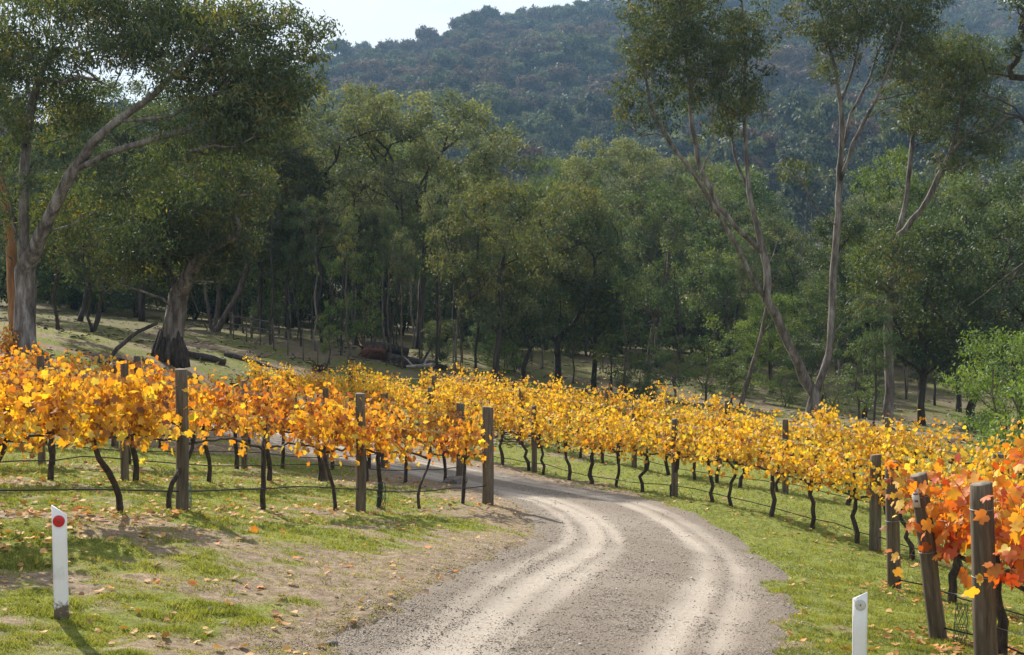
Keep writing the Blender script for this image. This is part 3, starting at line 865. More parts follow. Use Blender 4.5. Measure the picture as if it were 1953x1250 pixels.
# tall spreading gum on the right
hero_tree('spreading_gum_tree', 'tall gum forking low into long bare slanting stems with high sparse crown', 1550, 55,
    [C3((625,1225),(625,1190),(632,1150)),
     C3((632,1150),(600,1100),(560,1010,-.4),(520,920,-.8),(490,870,-1),(440,790,-1.3),(390,690,-1.6),(330,590,-2),(290,520,-2.2),(220,430,-2.4),(180,360,-2.6),(155,310,-2.6),(140,230,-2.6)),
     C3((632,1150),(652,1090,.2),(672,1030,.3),(682,900,.5),(686,780,.6),(700,620,.7),(708,450,.8),(706,300,.8),(690,200,.6),(662,100,.4),(645,20,.2),(640,-60,0)),
     C3((505,895,-.9),(492,780,-1),(462,650,-.8),(440,560,-.6),(430,400,-.4),(425,250,-.2),(430,130,0),(420,20,0)),
     C3((478,720,-.9),(400,660,-1.4),(350,600,-1.6),(300,500,-1.6),(275,380,-1.4),(270,250,-1.2),(250,130,-1)),
     C3((440,580,-.6),(405,480,0),(390,395,.4),(360,290,.6),(330,190,.8)),
     C3((712,530,.7),(740,420,0),(800,310,-.8),(850,190,-1.4),(880,90,-1.6)),
     C3((708,310,.8),(742,200,1.4),(765,90,1.6),(780,-30,1.6)),
     C3((710,440,.8),(735,330,1),(790,230,1.6),(830,120,2)),
     C3((672,1030,.3),(712,1000,-.6),(742,930,-1),(782,868,-1.4),(850,862,-1.6)),
     C3((680,980,.3),(720,925,.8),(770,895,1)),
     C3((690,665,.6),(640,610,0),(600,540,-.4),(570,500,-.6)),
     C3((300,515,-2.2),(340,420,-2.4),(330,320,-2.4)),
     C3((520,800,-.9),(522,700,-.6),(522,620,-.4),(505,590,-.4))],
    [(1270,60,75,75,2.2,30,0.82,-1.8),(1345,70,80,85,2.2,30,0.82,-.6),(1400,140,50,80,1.8,16,0.75,-.5),(1215,140,40,65,1.4,10,0.62,-2.4),(1240,215,45,40,1.2,7,0.58,-2.4),(1420,190,32,50,1.2,6,0.62,-.4),
     (1195,205,20,45,.8,4,0.42,-2.6),(1560,30,60,60,1.8,14,0.72,.3),(1640,40,70,60,2,20,0.78,.8),(1720,30,70,60,2,20,0.78,.6),(1745,110,45,50,1.6,10,0.62,-.8),(1380,235,30,25,1,4,.5,-.2),
     (1525,330,38,24,1,5,0.52,-.5),(1690,140,25,40,1,4,0.5,0),(1310,170,70,45,1.8,9,.55,-1.4),(1350,230,55,40,1.4,6,.45,-.8),(1450,60,30,60,1.2,6,.5,0),(1590,120,40,45,1.4,6,.5,.5),(1770,200,45,50,1.4,7,.5,-.6),(1660,-40,150,50,2,20,.8,.4),(1300,-50,120,50,2,16,.8,-1)],
    0.23, 'gum_olive', 'bark_gum', 103, size=0.17, per=330, expo=0.56, crown_kw=dict(tufts=9, tuft_r=0.24, droop=1.2, wid=0.28, out=0.6), min_frac=0.35)

# second gum behind it, pale twin limbs above a dark trunk
hero_tree('forked_gum_tree', 'dark stemmed gum with pale twin upper limbs and rounded drooping crown on the right', 1694, 58,
    [C3((845,1260),(848,1100),(845,950),(850,860),(868,690)),
     C3((868,690),(882,640,.2),(900,560,.4),(915,400,.6),(885,335,.8),(870,270,.8)),
     C3((868,690),(895,670,-.4),(960,580,-.8),(1010,480,-1.2),(1040,400,-1.4),(1060,300,-1.4),(1080,200,-1.4)),
     C3((915,400,.6),(950,320,.8),(960,240,.8),(970,150,.8)),
     C3((1035,400,-1.4),(1100,390,-1.8),(1160,370,-2)),
     C3((1010,480,-1.2),(1030,440,-1.6),(1120,330,-1.6))],
    [(1800,120,70,60,2,24,0.82),(1860,140,50,65,1.8,18,0.8,-.8),(1740,190,55,60,1.8,14,0.75,.5),(1880,240,40,60,1.6,12,0.72,-1.2),(1790,230,60,50,1.8,12,0.72),(1830,290,50,35,1.6,8,0.7,-1),
     (1700,500,55,55,1.6,16,0.75,-.5),(1690,560,60,50,1.6,12,0.7,-.5)],
    0.19, 'gum_olive', 'bark_gum', 104, size=0.17, per=330, expo=0.56, crown_kw=dict(tufts=9, tuft_r=0.24, droop=1.2, wid=0.28, out=0.6), min_frac=0.3)

# gum standing outside the right edge: its bare crooked limbs reach into view
hero_tree('crooked_gum_tree', 'crooked bare limbs of a gum reaching in from the right edge', 2110, 50,
    [[(2110,880,0),(2105,700,0),(2090,520,0),(2070,380,0),(2060,250,0),(2070,100,0),(2080,-40,0)],
     [(2075,400,0),(2020,330,-.4),(1975,255,-.8),(1945,222,-1),(1915,228,-1.2),(1890,250,-1.2),(1850,258,-1.2),(1822,266,-1.2)],
     [(1960,238,-.8),(1935,205,-.8),(1905,190,-.8),(1870,180,-.8),(1850,182,-.8)],
     [(2060,250,0),(2000,180,.4),(1960,150,.6),(1905,142,.6),(1880,140,.6),(1873,110,.6)],
     [(2090,560,0),(2010,520,-.5),(1950,505,-.8),(1915,560,-1),(1900,620,-1)],
     [(1945,222,-1),(1915,215,-1),(1895,205,-1),(1870,215,-1)],
     [(1950,505,-.8),(1880,560,-1),(1845,585,-1)]],
    [(2090,40,90,100,2.4,18,0.9),(2060,180,60,80,2,10,.8),(1945,10,25,25,1,4,.5),(2100,330,70,90,2,10,.8),(1935,85,18,35,.6,4,.36)],
    0.30, 'gum_dark', 'bark_dark', 105, size=0.19, per=330, min_frac=0.2)
# ---- trees of the wood, each placed by bearing, distance and height
T = [  # name, proto, px, d, top, leaf, bark, label, rz, wx, group
 ('gum_tree','dome1',800,78,172,'gum_grey','bark_dark','broad domed grey green gum, tallest crown in the middle of the wood',0.4,1.12,None),
 ('gum_tree','dome2',680,74,168,'gum_grey','bark_dark','tall domed gum on the left shoulder of the big rounded crown',2.0,1.0,None),
 ('gum_tree','dome1',868,84,262,'gum_grey','bark_dark','domed gum on the right flank of the big rounded crown',3.4,0.8,None),
 ('gum_tree','pole3',742,70,300,'gum_grey','bark_dark','several stemmed gum with bare dark trunks under the big rounded crown',1.0,0.85,None),
 ('gum_tree','tall2',615,72,300,'gum_olive','bark_dark','slim gum close beside the great left crown',0.3,0.9,None),
 ('box_tree','olive1',948,60,345,'gum_brown','bark_dark','stout brownish olive tree with leaning trunk behind the golden row',0.6,0.92,None),
 ('box_tree','olive2',1065,66,352,'gum_brown','bark_dark','dense brownish olive tree beside the stout leaning one',2.2,1.0,None),
 ('box_tree','olive2',1000,63,450,'gum_dark','bark_dark','lower dark olive tree filling in beneath the brownish crowns',4.0,0.9,None),
 ('box_tree','olive1',1132,66,400,'gum_dark','bark_dark','dark crowned tree with forked black trunk above the road bend',5.1,0.8,None),
 ('gum_tree','dome2',1180,98,262,'gum_grey','bark_brown','pale green gum rising behind the dark forked tree',0.2,0.95,None),
 ('gum_tree','dome1',1075,112,300,'gum_green','bark_brown','mid green gum behind the brownish olive trees',1.2,0.85,None),
 ('gum_tree','dome1',1300,92,300,'gum_grey','bark_brown','soft grey green gum seen between the slanting stems',2.7,0.85,None),
 ('gum_tree','tall3',1235,80,345,'gum_green','bark_brown','two stemmed gum with crooked pale limbs left of the slanting stems',1.1,1.1,None),
 ('gum_tree','multi',1385,84,420,'gum_green','bark_brown','green several stemmed gum behind the slanting stems',3.0,1.1,None),
 ('gum_tree','tall1',1458,96,440,'bright','bark_brown','light green gum seen in the fork of the tall spreading gum',0.8,1.2,None),
 ('wattle_tree','olive1',1472,76,560,'bright','bark_brown','leafy bright green wattle in front of the wood, left of the fork',1.8,1.2,None),
 ('wattle_tree','tall1',1692,76,282,'bright','bark_brown','bright green pointed tree standing above the dark ones on the right',0.5,0.9,None),
 ('gum_tree','dome2',1648,66,385,'gum_dark','bark_dark','dark full crowned gum right of the fork',4.4,0.9,None),
 ('gum_tree','olive1',1760,62,420,'gum_green','bark_dark','green rounded gum right of the dark twin trunks',0.9,1.0,None),
 ('gum_tree','olive2',1855,60,400,'gum_dark','bark_dark','dark gum near the right edge behind the lime green bush',2.9,1.15,None),
 ('gum_tree','dome1',1830,74,330,'gum_green','bark_dark','taller green gum behind the dark right edge trees',2.1,0.9,None),
 ('gum_tree','dome2',1950,66,300,'gum_dark','bark_dark','dark gum filling the right edge',0.0,1.0,None),
 ('gum_tree','tall1',1668,54,560,'gum_green','bark_dark','thin dark trunk of the pair standing behind the orange vines',1.4,0.9,None),
 ('gum_tree','tall3',1560,70,520,'gum_green','bark_brown','green gum right behind the fork of the spreading gum',0.2,1.2,None),
 ('young_gum','sap1',690,66,478,'bright','bark_brown','slender light green young gum in front of the big rounded crown',0.0,0.95,None),
 ('young_gum','sap1',628,62,575,'bright','bark_dark','small light green sapling beside the brush heap',2.0,0.8,None),
 ('young_gum','sap2',1192,64,530,'bright','bark_brown','light green young gum left of the green shrub',1.0,1.05,None),
 ('young_gum','sap1',1283,60,585,'gum_green','bark_brown','thin young gum with drooping olive leaves above the bend of the golden row',0.4,1.15,None),
 ('young_gum','sap2',1345,62,600,'bright','bark_brown','bushy young gum beside the thin drooping one',2.6,1.2,None),
 ('young_gum','sap1',1400,64,640,'gum_green','bark_brown','low young gum left of the leaning bare pole',3.6,1.3,None),
 ('young_gum','sap2',1640,60,650,'gum_green','bark_brown','low young gum just right of the fork',5.0,1.4,None),
 ('shrub','bush1',1240,62,718,'gum_green','bark_dark','small dark green shrub on the sunny grass beyond the golden row',0.0,0.9,None),
 ('lime_bush','bush1',1944,36,636,'lime','bark_brown','bright lime green bush at the right edge above the orange vines',0.7,0.95,None),
 ('lime_bush','bush2',2010,33,700,'lime','bark_brown','lime green bush cut by the right edge',1.7,1.1,None),
 ('gum_tree','tall2',110,55,330,'gum_dark','bark_dark','dark straight trunk next to the great pale gum',0.0,1.1,None),
 ('gum_tree','multi',178,62,380,'gum_olive','bark_dark','leaning several stemmed gum in the shade left of the hollow gum',1.3,1.1,None),
 ('gum_tree','tall3',150,70,250,'gum_dark','bark_dark','dark gum deep in the shade behind the great pale gum',2.2,1.3,None),
 ('gum_tree','dome1',270,78,150,'gum_dark','bark_dark','dark domed gum behind the hollow gum',0.9,1.0,None),
 ('gum_tree','dome2',450,82,180,'gum_olive','bark_dark','olive domed gum behind the fan of brown stems',3.1,1.0,None),
 ('gum_tree','tall1',545,72,380,'gum_olive','bark_dark','slim gum with bare trunk behind the paddock fence',0.0,1.0,None),
 ('gum_tree','tall2',500,78,300,'gum_olive','bark_dark','slim dark gum in the shade behind the paddock fence',2.0,1.2,None),
 ('gum_tree','dome2',20,75,120,'gum_dark','bark_dark','dark gum behind the great pale gum at the left edge',5.0,1.0,None),
]
for (nm, pr, px, d, top, lf, bk, lb, rz, wx, gp) in T:
    put_tree(nm, pr, px, d, top, lf, bk, lb, rz, wx, gp, cat='bush' if pr.startswith('bush') else 'tree')

def where(px):
    for lim, w in ((180, 'behind the great pale gum'), (380, 'behind the hollow gum'), (600, 'behind the paddock fence'), (760, 'under the left half of the rounded crown'), (890, 'under the right half of the rounded crown'),
                   (1040, 'behind the stout brownish olive tree'), (1200, 'behind the dark forked tree'), (1380, 'left of the slanting stems'), (1550, 'between the slanting stems'), (1700, 'right of the low fork'), (1850, 'behind the dark twin trunks')):
        if px < lim: return w
    return 'behind the lime green bush'
# slim bare trunks crowding the shade under the middle crowns
tr = np.random.default_rng(31)
for i, px in enumerate([455, 470, 487, 500, 518, 532, 548, 565, 580, 592, 604, 640, 652, 663, 675, 690, 705, 716, 728, 741, 753, 765, 783, 802, 828, 846, 862, 880, 905, 1010, 1040, 1090, 1160, 1420, 1600, 1725, 1790]):
    d = float(tr.uniform(62, 80))
    put_tree('slim_gum', ['pole1', 'pole2', 'pole3'][i % 3], px + tr.uniform(-6, 6), d, float(tr.uniform(330, 440)) if px < 1000 else float(tr.uniform(430, 520)), ['gum_grey', 'gum_olive', 'gum_green'][i % 3],
             ['bark_dark', 'bark_brown', 'bark_gum', 'bark_brown'][i % 4], f'slim straight gum among the crowded stems {where(px)}', float(tr.uniform(0, 6.28)), 0.72, f'slim gums {where(px)}')

# the wood further back
k = 0
for i in range(120):
    d = float(tr.uniform(88, 190))
    px = float(tr.uniform(-60, 2010))
    x, y = XY(px, d)
    hgt = float(tr.uniform(9, 15))
    if 1480 < px < 1620: hgt *= 0.6
    if 900 < px < 1050: hgt *= 0.75
    z = gz1(x, y)
    wood, crown, H = PR[['dome1', 'dome2', 'olive1', 'olive2', 'tall3', 'multi'][i % 6]]
    t = thing('wood_tree', f'{"farther" if d > 135 else "nearer"} back wood gum crown {where(px)}', 'tree', (x, y, z), float(tr.uniform(0, 6.28)), f'{"farther" if d > 135 else "nearer"} back gums {where(px)}')
    s = hgt / H
    t.scale = (s * 1.1, s * 1.1, s)
    setmat(link('trunk', wood, t), M[['bark_dark', 'bark_brown'][i % 2]])
    setmat(link('crown', crown, t), M[['gum_grey', 'gum_green', 'gum_olive', 'gum_grey', 'gum_brown'][i % 5]])

for i in range(120):
    d = float(tr.uniform(86, 122)); px = float(tr.uniform(-40, 1990))
    x, y = XY(px, d)
    wood, crown, H = PR[['thicket1', 'thicket2'][i % 2]]
    t = thing('understorey_tree', f'low leafy understorey tree in the dim wood {where(px)}', 'tree', (x, y, gz1(x, y)), float(tr.uniform(0, 6.28)), f'understorey {where(px)}')
    s = float(tr.uniform(0.8, 1.45)); t.scale = (s * 1.1, s * 1.1, s)
    setmat(link('trunk', wood, t), M['bark_dark'])
    setmat(link('crown', crown, t), M[['gum_grey', 'bright', 'gum_grey', 'gum_green'][i % 4]])  # bright leaves among these put light into the shaded backdrop by colour

for i in range(34):
    px = float(tr.uniform(430, 1880)); d = float(tr.uniform(64, 86))
    if 690 < px < 760: d += 8
    x, y = XY(px, d)
    pr_name = ['bush1', 'bush2', 'thicket2', 'sap1'][i % 4]
    wood, crown, H = PR[pr_name]
    wh = where(px)
    t = thing('wood_edge_shrub', f'low scrubby bush {wh}', 'bush', (x, y, gz1(x, y)), float(tr.uniform(0, 6.28)), f'scrubby bushes {wh}')
    s = float(tr.uniform(0.9, 2.2)) / H; t.scale = (s * 1.15, s * 1.15, s)
    setmat(link('trunk', wood, t), M['bark_dark'])
    setmat(link('crown', crown, t), M[['gum_green', 'gum_olive', 'gum_grey', 'bright', 'gum_dark'][i % 5]])

# ---- forest on the hill: nobody can count it, one object of instanced crowns
def far_crown(seed, rust=False):
    r = np.random.default_rng(seed)
    n = 16
    a = r.uniform(0, 6.28, n); rr = 3.1 * np.sqrt(r.uniform(0.05, 1, n)); z = 6.3 + 3.0 * np.sqrt(np.maximum(0, 1 - (rr / 3.6) ** 2)) * r.uniform(0.45, 1, n)
    cs = np.stack([rr * np.cos(a), rr * np.sin(a), z], 1)
    v, f, cv = leaf_cloud(r, cs, r.uniform(0.8, 1.6, n), 100, 0.55, droop=0.2, tufts=7, wid=0.6, out=1.8)
    mb = MB(); mb.tube([(0, 0, -1), (0.2, 0, 3.5), (0.1, 0.2, 7.2)], [0.24, 0.17, 0.08], 5)
    for q in range(4):
        c = cs[q]; mb.tube([(0.2, 0, 3.5 + 0.4 * q), (c + np.array([0, 0, -1.2])) * np.array([.6, .6, .9]), c], [0.11, 0.08, 0.04], 4)
    fs = [f + mb.n]
    vv = np.concatenate(mb.v + [v])
    wq = np.concatenate(mb.q); wt = np.concatenate(mb.t)
    faces = [wq, wt, fs[0]]
    midx = np.concatenate([np.zeros(len(wq) + len(wt)), np.ones(len(fs[0]))])
    cvv = np.concatenate([np.zeros(len(wq) + len(wt)), cv])
    me = mesh_np('forest_crown', vv, faces, [M['bark_brown'], M['hill_rust' if rust else 'hill_leaf']], cv=cvv, midx=midx)
    return bpy.data.objects.new('forest_crown', me)
fr = np.random.default_rng(77)
kinds = [far_crown(s) for s in range(200, 208)] + [far_crown(s, True) for s in range(208, 211)]
N = 36000
fd = 170 + 1080 * np.sqrt(fr.random(N) * 0.985 + 0.003)
fpx = fr.uniform(-150, 2100, N)
fx, fy = (fpx - 976.5) / F * fd, fd
dens = 0.35 + 0.65 * sstep(0.3, 0.5, fbm(fx / 45, fy / 60, 3, 3))
keep = fr.random(N) < np.minimum(1, fd / 700) * dens * 1.1
keep &= ~((fpx < 420) & (fr.random(N) < 0.55))
fx, fy, fd, fpx = fx[keep], fy[keep], fd[keep], fpx[keep]
fzz = gz(fx, fy) - 0.3
rusty = (fbm(fx / 60 + 9, fy / 90, 1, 3) + 0.15 * fr.normal(size=len(fx)) * 0.6 > 0.585) | (fr.random(len(fx)) < 0.08)
fk = np.where(rusty, 8 + fr.integers(0, 3, len(fx)), fr.integers(0, 8, len(fx))).astype(np.int32)
pm = bpy.data.meshes.new('forest')
pm.vertices.add(len(fx)); pm.vertices.foreach_set('co', np.stack([fx, fy, fzz], 1).astype(np.float32).ravel())
for nm, ty, arr in (('kind_id', 'INT', fk), ('size', 'FLOAT', np.exp(fr.normal(size=len(fx)) * 0.24) * np.where(fd < 330, 1.0, 1.12)), ('turn', 'FLOAT', fr.uniform(0, 6.28, len(fx))), ('stretch', 'FLOAT', fr.uniform(0.75, 1.4, len(fx)))):
    a = pm.attributes.new(nm, ty, 'POINT'); a.data.foreach_set('value', arr.astype(np.int32 if ty == 'INT' else np.float32))
forest = link('forest', pm)
tag(forest, 'hazy gum forest covering the hill behind the vineyard', 'forest', None, 'stuff')
ng = bpy.data.node_groups.new('forest_scatter', 'GeometryNodeTree')
ng.interface.new_socket('Geometry', in_out='INPUT', socket_type='NodeSocketGeometry')
ng.interface.new_socket('Geometry', in_out='OUTPUT', socket_type='NodeSocketGeometry')
gi, go = ng.nodes.new('NodeGroupInput'), ng.nodes.new('NodeGroupOutput')
gi_geo = gi.outputs[0]
join = ng.nodes.new('GeometryNodeJoinGeometry')
def named(nm, ty):
    q = ng.nodes.new('GeometryNodeInputNamedAttribute'); q.data_type = ty; q.inputs['Name'].default_value = nm
    return q.outputs[0]
kid, siz, trn = named('kind_id', 'INT'), named('size', 'FLOAT'), named('turn', 'FLOAT')
sv_ = ng.nodes.new('ShaderNodeCombineXYZ')
sh_ = ng.nodes.new('ShaderNodeMath'); sh_.operation = 'MULTIPLY'
ng.links.new(siz, sh_.inputs[0]); ng.links.new(named('stretch', 'FLOAT'), sh_.inputs[1])
ng.links.new(siz, sv_.inputs[0]); ng.links.new(siz, sv_.inputs[1]); ng.links.new(sh_.outputs[0], sv_.inputs[2])
cx_ = ng.nodes.new('ShaderNodeCombineXYZ'); ng.links.new(trn, cx_.inputs['Z'])
for i, ob in enumerate(kinds):
    oi = ng.nodes.new('GeometryNodeObjectInfo'); oi.inputs['Object'].default_value = ob; oi.inputs['As Instance'].default_value = True
    cmp_ = ng.nodes.new('FunctionNodeCompare'); cmp_.data_type = 'INT'; cmp_.operation = 'EQUAL'
    ng.links.new(kid, cmp_.inputs[2]); cmp_.inputs[3].default_value = i
    ip = ng.nodes.new('GeometryNodeInstanceOnPoints')
    ng.links.new(gi_geo, ip.inputs['Points']); ng.links.new(cmp_.outputs[0], ip.inputs['Selection'])
    ng.links.new(oi.outputs['Geometry'], ip.inputs['Instance']); ng.links.new(cx_.outputs[0], ip.inputs['Rotation']); ng.links.new(sv_.outputs[0], ip.inputs['Scale'])
    ng.links.new(ip.outputs[0], join.inputs[0])
ng.links.new(join.outputs[0], go.inputs[0])
md = forest.modifiers.new('scatter', 'NODES'); md.node_group = ng

# ---- haze: one closed box of thin air round everything below the sky
HZ = 290.0
hb_ = MB(); hb_.box((-1900, -80, -40), (1900, 1750, HZ))
hz = link('haze', hb_.mesh('haze', []))
m, n, l = new_mat('haze')
pv = n.new('ShaderNodeVolumePrincipled')
pv.inputs['Color'].default_value = (0.42, 0.68, 1.0, 1)
pv.inputs['Density'].default_value = 0.00019
pv.inputs['Anisotropy'].default_value = 0.0
o = n.new('ShaderNodeOutputMaterial'); l.new(pv.outputs[0], o.inputs['Volume'])
hz.data.materials.append(m)
tag(hz, 'thin blue haze in the air over the valley', 'haze', None, 'stuff')
# ------------------------------------------------------------------ vineyard
_half = [(0, -0.30), (0.16, -0.46), (0.40, -0.40), (0.50, -0.16), (0.40, -0.02), (0.56, 0.16), (0.40, 0.34), (0.20, 0.26), (0.0, 0.60)]
def grape_leaf(curl=0.12, fold=0.12, seed=0):
    r = np.random.default_rng(seed)
    pts = _half + [(-x, y) for x, y in _half[-2:0:-1]]
    v = [(0, 0, 0)] + [(x * r.uniform(.92, 1.08), y * r.uniform(.92, 1.08), fold * abs(x) + curl * (y - 0.1) ** 2 * -1.2 + r.uniform(-.05, .05)) for x, y in pts]
    n = len(pts)
    return np.array(v), np.array([(0, 1 + i, 1 + (i + 1) % n) for i in range(n)])
GL = [grape_leaf(0.15, 0.15, 1), grape_leaf(-0.3, 0.25, 2), grape_leaf(0.5, -0.25, 3)]
LEAF4 = (np.array([(0, -0.38, 0), (0.5, -0.18, 0.1), (0.42, 0.3, 0.12), (0, 0.56, -0.05), (-0.42, 0.3, 0.12), (-0.5, -0.18, 0.1)]), np.array([(0, 1, 2, 3), (0, 3, 4, 5)]))

def vine_geo(r, half=0.9, ch=0.90, top=1.72, ncane=24, dens=1.0, lsize=0.115, slope=0.0, detail=False, bend=0.18, thick=0.033, width=0.24, droop=0.28, under=1.0):
    """trunk, cordon, canes and leaf positions of one vine: X along the row"""
    sh = lambda p: np.array([p[0], p[1], p[2] + slope * p[0]])
    tb = MB()
    b = r.normal(size=2) * bend * np.array([1, 0.5])
    pts = []
    for t in np.linspace(0, 1, 8):
        w = math.sin(t * math.pi) * r.normal() * 0.035
        pts.append(sh((b[0] * (1 - t) ** 1.5 + w + 0.5 * b[0] * math.sin(t * 5), b[1] * (1 - t) + w * 0.5, -0.08 + t * (ch + 0.08))))
    tb.tube(pts, np.linspace(1.25, 0.85, 8) * thick * r.uniform(0.8, 1.3), 7, rough=0.35, r=r)
    tb.tube([pts[-1] + np.array([0, 0, -0.05]), pts[-1] + np.array([0.02, 0, 0.07])], [thick * 1.15, thick * 0.8], 7, rough=0.4, r=r)
    cb_ = MB()
    for sgn in (-1, 1):
        q = []
        for t in np.linspace(0, 1, 7):
            q.append(sh((sgn * half * t, r.normal() * 0.015, ch - 0.03 * math.sin(t * 3.1) + r.normal() * 0.014 - (0.10 * (1 - t) ** 4))))
        cb_.tube(q, np.linspace(0.9, 0.5, 7) * thick * 0.8, 6, rough=0.3, r=r)
    cn = MB()
    lp, lt, ln = [], [], []
    for k in range(ncane):
        x0 = r.uniform(-half, half)
        p = np.array([x0, r.normal() * 0.02, ch + 0.01])
        side = r.choice([-1, 1])
        L = r.uniform(0.45, 1.0) * (top - ch) * 1.15
        droopy = r.random() < droop
        d = np.array([r.normal() * 0.28, side * r.uniform(0.05, 0.45), 1.0])
        pts = [sh(p)]
        n = 6
        for i in range(n):
            d = d / np.linalg.norm(d)
            p = p + d * L / n
            d = d + r.normal(size=3) * 0.16 + (np.array([0, side * 0.22, -0.55]) if droopy else np.array([0, side * 0.02, 0.06]))
            pts.append(sh(p))
        pts = np.array(pts)
        cn.tube(pts, np.linspace(0.0048, 0.0022, len(pts)), 4, cap=False)
        m = max(3, int(L / 0.052 * dens * r.uniform(0.6, 1.3)))
        t = np.sort(r.uniform(0.03, 1.02, m)) * (len(pts) - 1)
        i0 = np.clip(t.astype(int), 0, len(pts) - 2); fr_ = (t - i0)[:, None]
        q = pts[i0] * (1 - fr_) + pts[i0 + 1] * fr_
        off = r.normal(size=(m, 3)) * np.array([0.085, width * 0.45, 0.065])
        lp.append(q + off)
        tt = r.normal(size=(m, 3)) * 0.55 + np.array([0, 0, -0.75]); tt[:, 1] += np.sign(off[:, 1]) * 0.35
        nn = r.normal(size=(m, 3)) * 0.55 + np.array([0, 0, 0.35]); nn[:, 1] += np.sign(off[:, 1] + 1e-6) * 0.75
        lt.append(tt); ln.append(nn)
    # a few leaves hanging under the cordon
    m = int(16 * dens * under)
    q = np.stack([r.uniform(-half, half, m), r.normal(size=m) * 0.10, ch - np.abs(r.normal(size=m)) * 0.10], 1)
    q[:, 2] += slope * q[:, 0]
    lp.append(q); lt.append(r.normal(size=(m, 3)) * 0.4 + np.array([0, 0, -1.0])); ln.append(r.normal(size=(m, 3)) + np.array([0, 0.4, 0]))
    lp, lt, ln = np.concatenate(lp), np.concatenate(lt), np.concatenate(ln)
    ls = lsize * r.uniform(0.6, 1.3, len(lp))
    return tb, cb_, cn, lp, lt, ln, ls

def leaves_mesh(r, lp, lt, ln, ls, mat, detail):
    R_ = frames(lt, ln)
    # leaves of one shoot colour alike: slow drift along the row plus scatter
    cv = np.clip(0.5 + 0.75 * (vnoise(lp[:, 0] * 3 + r.uniform(0, 90), lp[:, 2] * 3, 1) - 0.5) + 0.22 * r.normal(size=len(lp)), 0, 1)
    if detail:
        vs, fs, cs, n = [], [], [], 0
        which = r.integers(0, len(GL), len(lp))
        for k, (tv, tf) in enumerate(GL):
            m = which == k
            if not m.any(): continue
            v, f = scatter(tv, tf, lp[m], R_[m], ls[m])
            vs.append(v); fs.append(f + n); cs.append(np.repeat(cv[m], len(tf))); n += len(v)
        return mesh_np('foliage', np.concatenate(vs), np.concatenate(fs), [mat], cv=np.concatenate(cs))
    v, f = scatter(*LEAF4, lp, R_, ls)
    return mesh_np('foliage', v, f, [mat], cv=np.repeat(cv, 2))

def single_leaf_mesh(k, cv, mat):
    tv, tf = GL[k]
    return mesh_np('leaf', tv, tf, [mat], cv=np.full(len(tf), cv))
SL = {}
for nm in ('vine_orange', 'vine_gold', 'vine_red'):
    SL[nm] = [single_leaf_mesh(i % 3, c, M[nm]) for i, c in enumerate((0.05, 0.2, 0.35, 0.5, 0.65, 0.8, 0.95))]

def put_vine(x, y, yaw, data, label, group):
    t = thing('grapevine', label, 'grapevine', (x, y, gz1(x, y)), yaw, group)
    link('trunk', data[0], t); link('cordon', data[1], t); cn_ = link('canes', data[2], t); cn_['kind'] = 'stuff'
    fo = link('foliage', data[3], t); fo['kind'] = 'stuff'
    return t

def vine_data(r, matname, detail=False, single=0, **kw):
    tb, cb_, cn, lp, lt, ln, ls = vine_geo(r, detail=detail, **kw)
    sing = None
    if single:
        score = np.abs(lp[:, 1]) * 1.2 - lp[:, 1] * 0.0 + r.random(len(lp)) * 0.25 + np.maximum(0, 0.85 - lp[:, 2]) + np.maximum(0, lp[:, 2] - 1.6)
        idx = np.argsort(-score)[:min(single, len(lp) // 2)]
        msk = np.ones(len(lp), bool); msk[idx] = False
        sing = (lp[idx], frames(lt[idx], ln[idx]), ls[idx])
        lp, lt, ln, ls = lp[msk], lt[msk], ln[msk], ls[msk]
    return (tb.mesh('trunk', [M['vine_wood']], True), cb_.mesh('cordon', [M['vine_wood']], True), cn.mesh('canes', [M['cane']], True),
            leaves_mesh(r, lp, lt, ln, ls, M[matname], detail)), sing

def add_singles(t, sing, r, mats):
    for p, R_, s in zip(*sing):
        me = SL[mats[r.integers(0, len(mats))]][r.integers(0, 7)]
        o = link('leaf', me, t)
        o.matrix_local = Matrix.Translation(Vector(p)) @ Matrix(R_.tolist()).to_4x4() @ Matrix.Scale(float(s), 4)

def post_mesh(r, h, rad, cut=0.0):
    mb = MB()
    k = 12
    zs = [-0.25, 0.0, 0.3 * h, 0.6 * h, 0.9 * h, h - 0.012]
    pts = [(r.normal() * 0.004, r.normal() * 0.004, z) for z in zs]
    v, q, t = tube(pts, [rad * f for f in (1.04, 1.03, 1.0, 0.99, 0.97, 0.96)], k, cap=False, rough=0.07, r=r)
    mb.add(v, q)
    top = v[-k:] * np.array([0.93, 0.93, 1]) + np.array([0, 0, 0.012]) + (v[-k:, :1] * cut) * np.array([0, 0, 1])
    b0 = mb.n - k
    mb.add(top); 
    mb.q.append(np.array([(b0 + i, b0 + (i + 1) % k, b0 + k + (i + 1) % k, b0 + k + i) for i in range(k)]))
    c = mb.n; mb.add([top.mean(0) + np.array([0, 0, 0.002])])
    mb.t.append(np.array([(c, c - k + i, c - k + (i + 1) % k) for i in range(k)]))
    nq = sum(len(a) for a in mb.q); nt = sum(len(a) for a in mb.t)
    return mesh_np('trellis_post', np.concatenate(mb.v), [np.concatenate(mb.q), np.concatenate(mb.t)], [M['timber'], M['timber_end']], smooth=True,
                   midx=np.concatenate([np.zeros(nq), np.ones(nt)]))
pr_ = np.random.default_rng(55)
POSTS = {'mid': [post_mesh(pr_, 1.72, 0.060, 0.1) for _ in range(4)], 'end': [post_mesh(pr_, 1.72, 0.092, 0.12) for _ in range(3)]}
